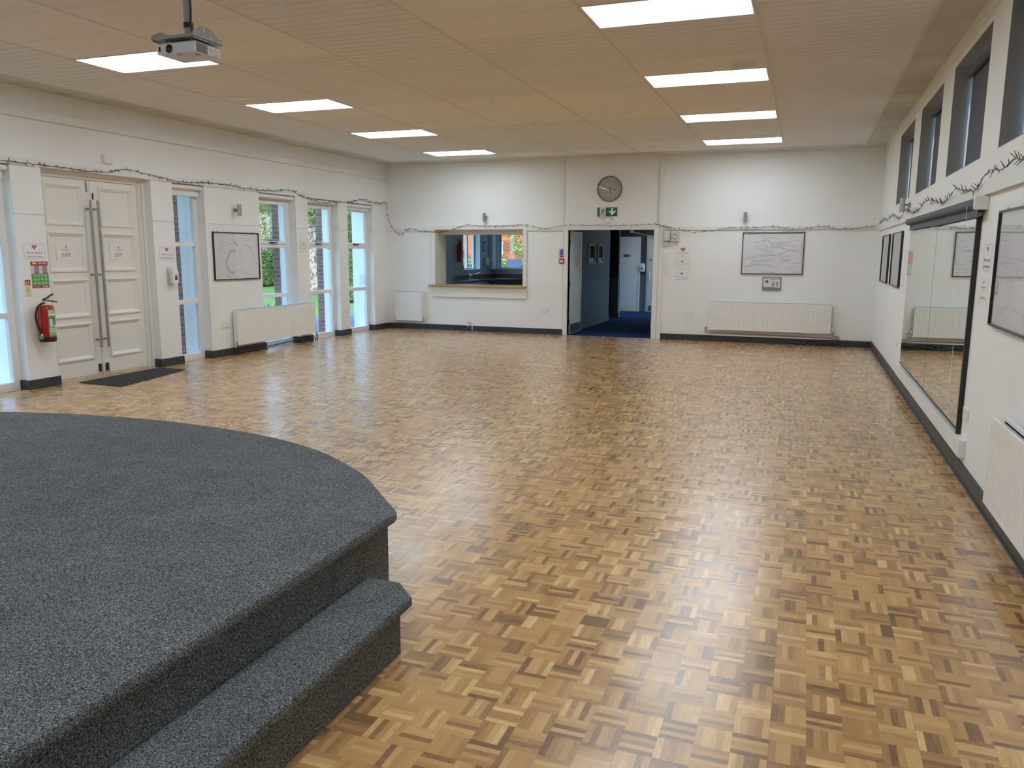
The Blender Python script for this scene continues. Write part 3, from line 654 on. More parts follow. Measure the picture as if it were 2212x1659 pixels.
F = Frame((XL + .08, 18.45, 1.36), (1, 0, 0), (0, 1, 0)); b = MB(F); b.lathe([(.05, 0), (.06, .01), (.06, .40), (.045, .46), (.02, .48)], seg=20); b.build('cylinder_body', M['red'], t, smooth=True)
b = MB(F); b.lathe([(.02, .48), (.02, .54)], seg=10); b.tube([(0, 0, .53), (-.02, .05, .56), (-.03, .12, .57)], .01, 6); b.tube([(0, 0, .53), (.02, .07, .52), (.0, .12, .45), (0, .12, .42)], .01, 6); b.build('valve_handle', M['black'], t)
b = MB(F); b.lathe([(.012, .42), (.022, .36), (.03, .20), (.032, .16)], c=(0, .12, 0), seg=14); b.build('discharge_horn', M['black'], t, smooth=True)
b = MB(LW(20.28, 1.76, KX0)); b.box(-.09, .09, -.13, .13, 0, .012); f_ = tag(b.build('kitchen_picture', M['darkmetal']), 'small dark-edged framed card between the kitchen windows', 'picture')
b = MB(LW(20.28, 1.76, KX0)); b.box(-.06, .06, -.10, .10, .012, .014); b.build('card', M['paper'], f_)
b = MB(LW(20.33, 1.35, KX0)); b.box(-.11, .11, -.11, .11, 0, .09); tag(b.build('paper_towel_dispenser', M['oldplastic'], bevel=.02), 'grey towel dispenser on the wall between the kitchen windows', 'dispenser')
b = MB(LW(18.13, 0, KX0)); b.box(-.45, .02, 0, 2.1, 0, .03); b.box(-.45, -.42, 0, 2.1, .03, .05); struct(b.build('door_3', M['upvc'], origin=(KX0, 18, 0)), 'pale kitchen side door at the hatch left edge')

# ---------------- corridor beyond door 2
b = MB(); CXL, CXR, CYF = -4.42, -2.60, 21.93
def cw(bm, x0, x1, y0, y1, z0=0, z1=2.45):
    bm.mi(1).box(x0, x1, y0, y1, max(z0, 0), min(z1, 1.0)) if z0 < 1.0 else None
    if z1 > 1.0: bm.mi(0).box(x0, x1, y0, y1, max(z0, 1.0), z1)
cw(b, -4.92 + .05, CXL, YB + T, 18.72); cw(b, -4.87, -4.60, 18.72, 19.62); cw(b, -4.87, -4.40, 19.62, 19.74); cw(b, CXR, CXR + .1, YB + T, 20.2); cw(b, CXR, CXR + .1, 21.7, CYF + .1); cw(b, CXR, CXR + .1, 20.2, 21.7, 2.1, 2.45)  # gap in the right wall is added, unseen, to let daylight in
cw(b, -6.2, CXR + .1, CYF, CYF + .1); cw(b, -6.2, -4.87, 21.2, 21.25)
struct(b.build('wall_corridor', [M['cwall'], M['cdado']], origin=(-3.5, 18, 0)), 'dark slate corridor walls, lighter below the dado')
b = MB(); b.box(-4.418, -4.405, YB + T + 1.0, 18.72, 0.985, 1.015); b.box(-4.418, -4.40, 15.9, 18.72, 0, .13); b.box(-4.6, -4.38, 19.61, 19.62, 0.0, .13); b.box(-6.2, CXR, CYF - .012, CYF, .985, 1.01)
struct(b.build('trim_10', M['cdado'], origin=(-4.4, 17, 0)), 'grey dado rail and skirting of the corridor')
b = MB(); b.box(-4.41, -4.385, 19.742, 19.775, 0, 1.0); struct(b.build('trim_11', M['trim'], origin=(-4.4, 19.75, 0)))
b = MB(); b.box(-6.2, CXR + .1, YB, CYF + .1, -0.1, -0.0005); b.box(DX0, DX1, YB + .02, YB + T + .02, 0, .004); struct(b.build('floor_corridor', M['bluecarpet'], origin=(-3.5, 18, 0)), 'dark blue corridor carpet')
b = MB(); b.box(-6.2, CXR + .1, YB + T, CYF + .1, 2.45, 2.5); struct(b.build('ceiling_corridor', M['cwall'], origin=(-3.5, 18, 2.45)))
t = thing('corridor_fill_light', (-3.6, 20.8, 2.45), 'unseen round lamp added to brighten the far end of the corridor', 'light')  # added lamp, out of view, brightens the far white door
_F = Frame((-3.6, 20.8, 2.45), (1, 0, 0), (0, -1, 0))
g = MB(_F); g.lathe([(.19, 0), (.19, .03), (.175, .035)], seg=28); g.build('fill_lamp_base', M['plastic'], t, smooth=True)
g = MB(_F); g.lathe([(.172, .034), (.165, .06), (.12, .085), (.001, .095)], seg=28); M['fillglow'] = mat('fill_lamp_glow', (.9, .9, .9), .5, emit=(.92, .97, 1.0), estr=32.0); g.build('fill_lamp_shade', M['fillglow'], t, smooth=True)
# far white door with red and grey sign
b = MB(BW(-4.60, 0, CYF)); b.box(-.36, .29, 0, 2.05, 0, .02); b.box(.25, .29, 0, 2.05, .02, .035); b.box(-.36, .25, 2.01, 2.05, .02, .035)
fd = struct(b.build('door_4', M['trim'], origin=(-4.6, CYF, 0)), 'far white door at the corridor end')
b = MB(BW(-4.60, 0, CYF)); b.box(-.36, .25, 0.01, .16, .02, .026); b.build('kick_plate', M['cream'], fd)
b = MB(BW(-4.60, 0, CYF)); b.box(-.18, -.08, 1.50, 1.57, .02, .03); sg = b.build('door_sign', M['redink'], fd)
b = MB(BW(-4.60, 0, CYF)); b.box(-.08, .01, 1.50, 1.57, .02, .03); b.build('sign_plate', M['metal'], fd)
b = MB(BW(-3.62, 0, CYF)); b.box(-.52, .4, 0, 2.07, 0, .015); b.box(-.48, .36, 0, 2.03, .015, .03)
fd = struct(b.build('door_5', M['oldplastic'], origin=(-3.6, CYF, 0)), 'pale door with a pull handle at the corridor end')
b = MB(BW(-4.04, 0, CYF)); b.cyl((0, .88, .07), (0, 1.12, .07), .011, seg=10); b.cyl((0, .89, .03), (0, .89, .07), .009, seg=8); b.cyl((0, 1.11, .03), (0, 1.11, .07), .009, seg=8); b.build('door_handle', M['chrome'], fd)
b = MB(BW(-4.02, 0, CYF)); b.cyl((0, 1.42, .03), (0, 1.42, .035), .045, seg=20); b.build('door_plate', M['greyink'], fd)
b = MB(BW(-3.98, 0, CYF)); b.box(-.08, .5, .02, .17, .03, .034); b.build('kick_plate', M['cdado'], fd)
def dispenser(F, lab, s=1.0):
    t = thing('soap_dispenser', F(0, -.10 * s), lab, 'dispenser')
    g = MB(F); g.prism([(-.06 * s, -.11 * s), (.06 * s, -.11 * s), (.065 * s, .08 * s), (.05 * s, .12 * s), (-.05 * s, .12 * s), (-.065 * s, .08 * s)], 0, .035 * s); g.build('back_plate', M['oldplastic'], t, bevel=.006)
    g = MB(F); g.prism([(-.055 * s, -.105 * s), (.055 * s, -.105 * s), (.06 * s, .06 * s), (.045 * s, .11 * s), (-.045 * s, .11 * s), (-.06 * s, .06 * s)], .035 * s, .105 * s); g.build('cover', M['plastic'], t, bevel=.018)
    g = MB(F); pts = [(.024 * s * math.sin(q), -.03 * s - .024 * s * math.cos(q)) for q in [k * PI / 8 for k in range(-6, 7)]]
    g.prism(pts + [(0, .035 * s)], .105 * s, .108 * s); g.build('blue_drop', M['blue'], t)
    return t
dispenser(LW(8.745, 1.245), 'white soap dispenser with a blue drop, right of the double door')
dispenser(BW(-4.24, 1.21, CYF), 'white dispenser on the slate wall at the corridor end')
for k, (y0, lab) in enumerate(((16.72, 'nearer of the two white-framed cards on the corridor wall'), (17.50, 'further of the two white-framed cards on the corridor wall'))):
    b = MB(LW(y0, 1.37, CXL)); w = .56 if k == 0 else .48
    for q in ((0, .06, 0, .43), (w - .06, w, 0, .43), (.06, w - .06, 0, .05), (.06, w - .06, .38, .43)): b.box(*q, 0, .025)
    f_ = tag(b.build('framed_card', M['kwall']), lab, 'picture', 'framed cards on the corridor wall')
    b = MB(LW(y0, 1.37, CXL)); b.box(.06, w - .06, .05, .38, 0, .01); b.build('dark_card', M['leafdark'], f_)
    b = MB(LW(y0, 1.37, CXL)); b.box(.14, w - .14, .05, .12, .01, .012); b.build('label_slip', M['plastic'], f_)
b = MB(BW(-4.52, 1.40, 19.62)); b.box(-.05, .05, 0, .14, 0, .05); b.box(-.008, .008, .14, 1.0, 0, .02); tag(b.build('switch_box', M['black']), 'black switch box with cable drop in the dark corridor', 'switch')
b = MB(); b.tube([(-2.79, 15.1, 1.925), (-2.95, 15.35, 1.95), (-3.15, 15.12, 2.0)], .012, 6); b.cyl((-2.80, 15.1, 1.90), (-2.735, 15.1, 1.90), .03, seg=12); b.box(-3.18, -3.12, 15.08, 15.16, 1.98, 2.028)
tag(b.build('door_closer_arm', M['oldplastic']), 'steel closer arm at the top right of the corridor opening', 'door closer')

# ---------------- clerestory windows and blinds
labs = ['nearest high window at the right picture edge', 'second nearest high window of the right wall', 'second furthest high window of the right wall', 'furthest high window of the right wall']
for i, (y0, y1) in enumerate(CW):
    F = RW(y1, 0, XR + .27); w = y1 - y0
    b = MB(F); f = .05; b.box(0, f, CZ0, CZ1, -.05, 0); b.box(w - f, w, CZ0, CZ1, -.05, 0); b.box(f, w - f, CZ0, CZ0 + f, -.05, 0); b.box(f, w - f, CZ1 - f, CZ1, -.05, 0)
    r_ = struct(b.build('window_%d' % (8 + i), M['upvc'], origin=F(w / 2, CZ0)), labs[i])
    g = MB(F); g.box(f, w - f, CZ0 + f, CZ1 - f, -.03, -.025); g.build('glass_pane', M['glass'], r_)
    t = thing('roller_blind', F(w / 2, CZ0, .12), 'grey roller blind pulled down in the ' + labs[i], 'blind', 'grey roller blinds of the high windows')
    F2 = RW(y1, 0, XR + .112)
    g = MB(F2); g.cyl((.03, 3.165, 0), (w - .03, 3.165, 0), .032, seg=18); g.build('blind_roll', M['blind'], t, smooth=True)
    g = MB(F2); g.box(.032, w - .032, CZ0 + .012, 3.165, -.034, -.031); g.build('blind_fabric', M['blind'], t)
    g = MB(F2); g.box(.032, w - .032, CZ0 + .008, CZ0 + .028, -.038, -.028); g.build('bottom_bar', M['blind'], t)

# ================================================================== CEILING ITEMS
def ceiling_light():
    x0, x1, y0, y1 = XG[2] + .015, XG[1] - .015, RY0 + .006, RY0 + RP - .006
    t = thing('ceiling_light', ((x0 + x1) / 2, (y0 + y1) / 2, H), 'x', 'light', 'square-edged LED panels in the ceiling')
    g = MB(); w = .014
    for q in ((x0, x0 + w, y0, y1), (x1 - w, x1, y0, y1), (x0 + w, x1 - w, y0, y0 + w), (x0 + w, x1 - w, y1 - w, y1)): g.box(*q, H - .006, H + .03)
    g.box(x0, x1, y0, y1, H + .03, H + .04); g.build('light_frame', M['upvc'], t)
    g = MB(); g.box(x0 + w, x1 - w, y0 + w, y1 - w, H + .002, H + .006); g.build('diffuser', M['panel'], t)
    return t
cl = ceiling_light(); base_loc = Vector(cl.location)
names = {(-2, 0): 'large bright ceiling panel at the top edge, nearest of the right row', (-2, 4): 'second nearest ceiling panel of the right row, beside a round vent',
         (-2, 8): 'third ceiling panel of the right row', (-2, 12): 'furthest ceiling panel of the right row, close to the end wall',
         (-6, 0): 'bright ceiling panel partly behind the projector', (-6, 4): 'second nearest ceiling panel of the left row',
         (-6, 8): 'third ceiling panel of the left row', (-6, 12): 'furthest ceiling panel of the left row, close to the end wall',
         (-2, -4): 'ceiling panel above the photographer on the right', (-6, -4): 'ceiling panel above the stage on the left', (-2, -8): 'rear ceiling panel on the right', (-6, -8): 'rear ceiling panel above the stage', (-2, -12): 'unseen ceiling panel added on the right behind the photographer for brightness', (-6, -12): 'unseen ceiling panel added over the rear of the stage for brightness'}  # rearmost pair is added out of view to brighten the near end
first = True
for (ci, ri), lab in names.items():
    o = cl if first else copy_tree(cl); first = False
    o.location = base_loc + Vector((1.24 * (ci + 2), RP * ri, 0)); o['label'] = lab
def ceil_round(x, y, r, kind, lab):
    F = Frame((x, y, H), (1, 0, 0), (0, -1, 0))   # n points down
    if kind == 'speaker':
        t = thing('ceiling_speaker', (x, y, H), lab, 'speaker', 'round ceiling speakers')
        g = MB(F); g.lathe([(r * .84, 0.0), (r * .84, .006), (r * .93, .010), (r, .006), (r, 0)], seg=36); g.build('rim', M['plastic'], t, smooth=True)
        g = MB(F); g.lathe([(r * .84, 0.001), (r * .84, .005), (.001, .007)], seg=36); g.build('grille', M['oldplastic'] if x > -1 else M['plastic'], t, smooth=True)
    else:
        t = thing('smoke_detector', (x, y, H), lab, 'smoke detector', 'small white smoke detectors')
        g = MB(F); g.lathe([(.052, 0), (.052, .012), (.045, .018)], seg=24); g.build('base', M['plastic'], t, smooth=True)
        g = MB(F); g.lathe([(.042, .018), (.038, .045), (.030, .055), (.001, .058)], seg=24); g.build('sensor_head', M['plastic'], t, smooth=True)
ceil_round(-3.60, 7.04, .085, 'speaker', 'round white ceiling disc in the middle of the ceiling')
ceil_round(-.675, 8.19, .14, 'speaker', 'large round grille in front of the second right ceiling panel')
ceil_round(-.67, 13.09, .14, 'speaker', 'round grille in front of the furthest right ceiling panel')
ceil_round(-6.44, 8.06, .12, 'speaker', 'round disc in front of the second left ceiling panel')
ceil_round(-3.69, 5.10, .05, 'smoke', 'smoke detector at the top picture edge right of the projector')
ceil_round(-3.66, 10.78, .05, 'smoke', 'smoke detector in the far middle of the ceiling')
b = MB(); b.tube([(-3.61, 9.07, H), (-3.61, 9.07, H - .02), (-3.60, 9.07, H - .035), (-3.585, 9.07, H - .025)], .003, 6); tag(b.build('ceiling_hook', M['metal']), 'tiny metal hook in the middle of the ceiling', 'hook')

# projector and its mount
PX0, PX1, PY0, PY1, PZ0, PZ1 = -3.752, -3.467, 3.964, 4.184, 2.752, 2.812
t = thing('projector', ((PX0 + PX1) / 2, (PY0 + PY1) / 2, PZ0), 'white projector hanging under the ceiling at upper left', 'projector')
F = Frame((PX0, PY0, PZ0), (1, 0, 0)); w, d, h = PX1 - PX0, PY1 - PY0, PZ1 - PZ0     # front face, n towards camera
lx = .098
b = MB(F); b.prism([(0.0, 0.004), (0.006, 0.0), (w - .006, 0), (w, .006), (w, h - .006), (w - .004, h), (0.004, h), (0, h - .004)], -d, 0)
b.build('casing', M['projector'], t, bevel=.003)
b = MB(F); b.box(.02, w - .01, h, h + .008, -d + .01, -.01); b.build('casing_base', M['mount'], t, bevel=.003)
b = MB(F); b.lathe([(.034, -.004), (.034, .006), (.027, .008), (.025, -.003)], c=(lx, .028, 0), seg=32); b.build('lens_surround', M['projector'], t, smooth=True)
b = MB(F); b.lathe([(.0245, .001), (.022, .0065), (.013, .009), (.001, .010)], c=(lx, .028, 0), seg=32); b.build('lens', M['lens'], t, smooth=True)
b = MB(F); b.box(.016, .029, .016, .044, 0, .002); b.build('infrared_window', M['lens'], t)
b = MB(F); b.prism([(lx - .02, -.006), (lx + .05, -.006), (lx + .045, .002), (lx - .015, .002)], -.05, -.004); b.box(lx + .025, lx + .045, -.009, -.004, -.02, -.008); b.build('focus_lip', M['projector'], t)
F2 = Frame((PX1, PY0, PZ0), (0, 1, 0))
b = MB(F2)
b.box(.012, .108, .006, .054, 0, .0012)
v_ = b.build('side_vent', M['black'], t)
for k in range(4): g = MB(F2); g.box(.012, .108, .0135 + k * .0105, .0152 + k * .0105, .0012, .003); g.build('vent_slat', M['projector'], v_)
b = MB(F2); b.box(.118, d - .012, .006, .05, 0, .001); lb = b.build('rating_label', M['oldplastic'], t)
b = MB(F2); b.box(.122, .15, .028, .046, .001, .0016); b.box(.165, .195, .034, .046, .001, .0016)
for k in range(3): b.box(.135 + k * .005, .20, .010 + k * .006, .0125 + k * .006, .001, .0016)
b.build('label_print', M['faintink'], lb)
for x, y in ((.05, .03), (w - .05, .03), (w - .05, d - .04)):
    g = MB(F); g.cyl((x, h + .006, -y), (x, h + .0215, -y), .006, seg=10); g.build('mount_screw', M['metal'], t)
g = MB(F); g.box(w - .045, w - .025, -.004, 0, -.075, -.05); g.build('foot', M['mount'], t)
t = thing('projector_mount', ((PX0 + PX1) / 2, 4.09, H), 'grey ceiling pole and bracket holding the projector', 'mount')
MZ = PZ1 + .030
b = MB(); b.box(PX0 - .012, PX1 + .004, PY0 - .012, PY1 + .016, MZ - .008, MZ - .004)
b.box(PX0 - .012, PX1 + .004, PY0 - .016, PY0 - .012, MZ - .008, MZ + .010); b.build('bracket_plate', M['mount'], t)
for x in (PX0 - .014, PX1 + .004):
    g = MB(Frame((x, PY0 - .02, MZ - .016), (0, 1, 0))); g.prism([(0, .010), (.012, 0), (.235, 0), (.262, .012), (.262, .028), (.15, .082), (.12, .086), (.07, .078), (0, .03)] if x > -3.5 else [(0, .010), (.012, 0), (.235, 0), (.262, .012), (.20, .05), (.10, .075), (.05, .06), (0, .03)], -.003, 0); g.build('bracket_wing', M['mount'], t)
    g = MB(Frame((x, PY0 - .02, MZ - .016), (0, 1, 0))); g.box(.10, .108, .05, .075, 0, .0008); g.cyl((.155, .03, 0), (.155, .03, .002), .006, seg=10); g.cyl((.22, .02, 0), (.22, .02, .002), .004, seg=10); g.build('bracket_slot', M['plastic'], t)
px, py = -3.60, 4.07
b = MB(); b.cyl((px, py, MZ - .004), (px, py, H), .025, seg=24); b.build('pole', M['mount'], t, smooth=True)
b = MB(); b.cyl((px, py, MZ + .075), (px, py, MZ + .105), .031, seg=24); b.build('cable_strap', M['black'], t, smooth=True)
b = MB(); b.tube([(px + .032, py - .01, H), (px + .036, py - .01, MZ + .16), (px + .03, py - .012, MZ + .09), (px + .033, py, MZ + .05), (px + .055, py + .02, MZ + .012), (px + .06, py + .05, MZ - .004)], .005, 8); b.build('power_cable', M['black'], t, smooth=True)

# ================================================================== STAGE
LIP = .035
arc = [(-1.66, 3.01), (-1.87, 3.23), (-2.06, 3.43), (-2.25, 3.58), (-2.52, 3.76), (-2.78, 3.885), (-3.04, 3.975), (-3.42, 4.06), (-3.86, 4.105), (-4.1, 4.11)]
arc = arc + [(-8.2 - x, y) for x, y in arc[::-1][1:]]
def smooth_poly(pts, n=4):
    out = []
    for i in range(len(pts) - 1):
        p0, p1, p2, p3 = pts[max(i - 1, 0)], pts[i], pts[i + 1], pts[min(i + 2, len(pts) - 1)]
        for k in range(n):
            t_ = k / n; out.append(tuple(.5 * ((2 * p1[j]) + (-p0[j] + p2[j]) * t_ + (2 * p0[j] - 5 * p1[j] + 4 * p2[j] - p3[j]) * t_ * t_ + (-p0[j] + 3 * p1[j] - 3 * p2[j] + p3[j]) * t_ ** 3) for j in (0, 1)))
    return out + [pts[-1]]
arc = smooth_poly(arc)
t = thing('stage_platform', (-4.1, 1.0, 0), 'low round-fronted stage covered in charcoal speckled carpet', 'stage')
top = [(-1.635, YF + .2), (-1.635, 2.955), (-1.645, 2.99)] + arc + [(-6.555, 2.99), (-6.565, 2.955), (-6.565, YF + .2)]
def deck(poly, z0, z1, r):
    """slab with a rounded carpeted nosing"""
    n = len(poly); cx = sum(p[0] for p in poly) / n; cy = sum(p[1] for p in poly) / n; g = MB(); loops = []
    def inset(dl):
        out = []
        for i in range(n):
            p, q, s_ = Vector(poly[i - 1]), Vector(poly[i]), Vector(poly[(i + 1) % n])
            n1 = Vector((-(q - p).y, (q - p).x)).normalized(); n2 = Vector((-(s_ - q).y, (s_ - q).x)).normalized(); m_ = (n1 + n2); m_ = m_.normalized() if m_.length > 1e-6 else n1
            out.append((q.x + m_.x * dl / max(.6, m_.dot(n1)), q.y + m_.y * dl / max(.6, m_.dot(n1))))
        return out
    for ins, z in ((r * 1.6, z0), (0.002, z0 + .004), (0, z0 + .010), (0, z1 - r), (r * .3, z1 - r * .3), (r, z1)): loops.append((inset(ins), z))
    idx = []
    for L_, z in loops: idx.append([g.addv((x, y, z)) for x, y in L_])
    for a_, c_ in zip(idx[:-1], idx[1:]):
        for k in range(n): g.face((a_[k], a_[(k + 1) % n], c_[(k + 1) % n], c_[k]))
    g.face(idx[0][::-1]); g.face(idx[-1]); return g
deck(top, .405, .45, .012).build('stage_deck', M['carpet'], t, smooth=True)
body = [(-1.675, YF + .2), (-1.675, 2.96)] + [(x + (-4.1 - x) * .016, y - .035) for x, y in arc[1:-1]] + [(-6.525, 2.96), (-6.525, YF + .2)]
b = MB(); b.prism(body, 0.001, .405); b.build('stage_skirt', M['carpet'], t)
b = MB(); b.box(-1.676, -1.6745, 2.752, 2.757, .226, .405); b.build('carpet_seam', M['black'], t)
t = thing('stage_step', (-1.54, 1.2, 0), 'carpeted step along the straight edge of the stage', 'step')
st = [(-1.672, YF + .4), (-1.672, 2.772), (-1.515, 2.772), (-1.405, 2.665), (-1.405, YF + .4)][::-1]
deck(st, .178, .225, .012).build('step_tread', M['carpet'], t, smooth=True)
b = MB(); b.prism([(-1.672, YF + .42), (-1.43, YF + .42), (-1.43, 2.61), (-1.53, 2.73), (-1.672, 2.73)], 0.001, .178); b.build('step_riser', M['carpet'], t)
# door mat
b = MB(); b.prism([(-8.21, 7.06), (-7.51, 7.03), (-7.80, 8.38), (-8.27, 8.40)], 0.0005, .009); tag(b.build('door_mat', M['mat']), 'dark grey mat on the parquet in front of the double door', 'mat')

# ================================================================== WALL ITEMS
def radiator(F, w, h, lab, double=False, pitch=.0425):
    """F origin: lower left corner on the wall; c out"""
    t = thing('radiator', F(w / 2, 0, 0), lab, 'radiator'); d0, d1 = (.035, .115)
    g = MB(F); g.box(0, w, 0, h, d1 - .014, d1 - .007); bd = .032
    g.box(0, w, 0, bd, d1 - .007, d1); g.box(0, w, h - bd, h, d1 - .007, d1)
    n = int(w / pitch); p = w / n
    for k in range(n + 1):
        x0 = max(0, k * p - p * .30); x1 = min(w, k * p + p * .30)
        i = len(g.v)
        for z in (bd, h - bd):
            for a_, c_ in ((x0, d1), (x1, d1), (min(w, x1 + .004), d1 - .007), (max(0, x0 - .004), d1 - .007)): g.v.append(F(a_, z, c_))
        for q in ((0, 1, 5, 4), (1, 2, 6, 5), (3, 0, 4, 7), (2, 3, 7, 6)): g.face([i + m_ for m_ in q])
    g.build('front_panel', M['heater'], t)
    g = MB(F); g.box(0, w, .02, h - .02, d0, d0 + .014); g.box(0, .02, h - .02, h, d0, d0 + .014) if 0 else None; g.build('rear_panel', M['heater'], t)
    g = MB(F)
    for k in range(int(w / .03)): g.box(.02 + k * .03, .023 + k * .03, .04, h - .03, d0 + .014, d1 - .014)
    g.build('convector_fins', M['heater'], t)
    g = MB(F)
    if double: g.box(0, w, h - .03, h, d0, d0 + .014)
    else:
        g.box(0, w, h - .004, h, d0, d0 + .02); g.box(0, w, h - .004, h, d1 - .03, d1)
        for k in range(int(w / .05)): g.box(k * .05, k * .05 + .012, h - .004, h, d0 + .02, d1 - .03)
    g.build('top_grille', M['heater'], t)
    for k in (.18, .82): q = MB(F); q.box(w * k - .015, w * k + .015, .05, h - .05, .002, d0); q.build('wall_bracket', M['heater'], t)
    return t
def valve(F, x, z, parent, c=.075, pm='plastic'):
    g = MB(F); g.cyl((x, z, c), (x, z + .055, c), .016, .019, seg=14); v_ = g.build('valve_head', M['plastic'], parent, smooth=True)
    g = MB(F); g.cyl((x, z - .05, c), (x, z, c), .010, seg=12); g.cyl((x - .03, z - .02, c), (x + .03, z - .02, c), .009, seg=10); g.build('valve_body', M['chrome'], v_, smooth=True)
# left wall radiator, copes across window 3
F = LW(9.955, .155); R = radiator(F, 2.085, .545, 'long white radiator under the left wall map, crossing a tall window')
g = MB(F); g.cyl((-.02, .03, .07), (-.02, -.04, .07), .011, seg=10); g.cyl((-.02, .03, .07), (-.02, .08, .07), .015, seg=10); g.build('lockshield_valve', M['oldplastic'], R)
g = MB(F); g.tube([(-.02, -.03, .07), (-.02, -.10, .07), (0, -.115, .06), (.6, -.115, .04), (1.6, -.085, .035), (2.0, -.075, .035), (2.08, -.075, .05), (2.11, -.09, .07), (2.11, -.15, .075)], .009, 8)
g.build('return_pipe', M['darkpipe'], R, smooth=True)
g = MB(F); g.tube([(2.095, .03, .07), (2.13, .02, .07), (2.16, -.02, .07), (2.165, -.05, .075), (2.165, -.152, .075)], .010, 8); g.build('flow_pipe', M['darkpipe'], R, smooth=True)
# back wall wide radiator
F = BW(-1.625, .225); R = radiator(F, 2.085, .510, 'long fluted white radiator on the end wall below the framed maps')
valve(F, 2.115, .045, R)
g = MB(F); g.cyl((-.025, .06, .07), (-.025, -.02, .07), .006, seg=8); g.build('drain_pin', M['metal'], R)
g = MB(F); g.tube([(2.115, -.005, .075), (2.125, -.04, .07), (2.15, -.05, .06), (2.22, -.05, .05), (2.235, -.06, .05), (2.235, -.115, .05)], .009, 8)
g.build('flow_pipe', M['copper'], R, smooth=True)
g = MB(F); g.tube([(-.02, .03, .07), (-.05, .03, .07), (-.055, .02, .06), (-.055, -.05, .035), (-.04, -.057, .035), (.6, -.062, .035), (1.5, -.072, .035), (2.17, -.085, .035), (2.215, -.09, .04), (2.22, -.115, .045)], .009, 8)
g.build('return_pipe', M['copper'], R, smooth=True)
b = MB(BW(0, 0))
b.box(-1.64, .53, .112, .135, 0, .03)
struct(b.build('trim_12', M['trim'], origin=(-.5, YB, .11)))
b = MB(BW(0, 0)); b.tube([(.60, .100, .062), (.60, .075, .06), (.56, .065, .07), (.30, .060, .08), (.17, .055, .085), (.13, .04, .085), (.125, .0, .085)], .012, 8)
b.tube([(.60, .075, .045), (.58, .07, .05), (.2, .095, .05), (.10, .09, .055), (.075, .07, .06), (.07, 0, .06)], .012, 8)
b.tube([(-.30, .075, .045), (.10, .014, .055), (.14, .012, .07)], .010, 8); b.tube([(.26, .032, .06), (.62, .010, .06)], .010, 8)
tag(b.build('heating_pipe', M['darkpipe'], smooth=True), 'slate painted pipes at the skirting below the copper ones', 'pipe')
# small radiator in the back left corner
F = BW(-8.10, .18); R = radiator(F, .645, .605, 'small white radiator in the corner left of the hatch', pitch=.036); valve(F, .675, .045, R)
g = MB(F); g.cyl((-.02, .10, .07), (-.02, .0, .07), .010, seg=8); g.build('lockshield_valve', M['darkmetal'], R)
b = MB(BW(0, 0)); b.tube([(-7.425, .172, .07), (-7.425, .135, .05), (-7.40, .128, .02), (-6.62, .122, .02), (-6.49, .122, .02)], .008, 8); b.tube([(-8.12, .165, .03), (-8.12, .14, .03), (-8.08, .128, .02), (-7.4, .118, .02)], .008, 8)
b.tube([(-6.48, .20, .02), (-6.42, .20, .02), (-6.38, .185, .02), (-6.365, .15, .02), (-6.36, .03, .03)], .010, 8); b.box(-6.475, -6.44, .10, .205, 0, .025)
tag(b.build('white_pipe', M['trim'], smooth=True), 'thin white pipes above the skirting under the hatch', 'pipe')
# right wall radiator, foreground
F = RW(4.985, .205); R = radiator(F, 2.1, .495, 'white radiator cut off by the right picture edge', double=True)

def sconce(F, lab, side=1):
    t = thing('wall_light', F(0, 0, 0), lab, 'wall light', 'brushed steel up-and-down wall lights')
    g = MB(F); g.lathe([(.032, 0), (.032, .022), (.028, .026), (.001, .026)], seg=24); g.build('wall_rose', M['metal'], t, smooth=True)
    g = MB(F); g.cyl((0, 0, .02), (0, 0, .06), .009, seg=10); g.build('arm', M['darkmetal'], t)
    g = MB(F); g.cyl((0, -.085, .088), (0, .085, .088), .031, seg=28, cap=False); g.cyl((0, -.083, .088), (0, .083, .088), .029, seg=28, cap=False); g.build('tube_shade', M['metal'], t, smooth=True)
    g = MB(F); g.lathe([(.022, 0), (.022, .05), (.005, .052)], c=(0, .02, .088), axis='b', seg=14); g.lathe([(.022, 0), (.022, .05)], c=(0, -.07, .088), axis='b', seg=14); g.build('lamp_cap', M['plastic'], t)
sconce(LW(10.16, 2.215), 'steel wall light above the framed map on the window wall')
sconce(BW(-6.07, 2.285), 'steel wall light above the serving hatch')
sconce(BW(-1.07, 2.24), 'steel wall light above the large map on the end wall')
sconce(RW(10.86, 2.19), 'steel wall light above the mirror on the right wall')

def socket(F, w, h, lab, cat='socket', kind='double', name=None):
    t = thing(name or 'wall_socket', F(w / 2, 0, 0), lab, cat)
    g = MB(F); g.box(0, w, 0, h, 0, .012 if kind != 'box' else .035); g.build('face_plate', M['plastic'], t, bevel=.004)
    if kind == 'double':
        for a_ in (.25, .75):
            g = MB(F); c = w * a_; g.box(c - .007, c - .003, h * .50, h * .62, .012, .0125) ; g.box(c - .016, c - .010, h * .32, h * .38, .012, .0125); g.box(c + .008, c + .014, h * .32, h * .38, .012, .0125); g.build('pin_holes', M['greyink'], t)
            g = MB(F); g.box(c + (.018 if a_ < .5 else -.030), c + (.030 if a_ < .5 else -.018), h * .66, h * .86, .012, .016); g.build('rocker', M['plastic'], t)
    elif kind == 'switch':
        g = MB(F); g.box(w * .40, w * .60, h * .32, h * .68, .012, .017); g.build('rocker', M['plastic'], t)
    return t
socket(LW(9.715, .435), .155, .09, 'double socket on the pier left of the long left radiator')
socket(LW(13.155, .415), .145, .092, 'socket on the pier between the two furthest tall windows')
socket(BW(-4.875, .43), .155, .09, 'double socket on the end wall left of the corridor opening')
socket(BW(-2.065, .435), .165, .088, 'upper double socket on the end wall left of the radiator')
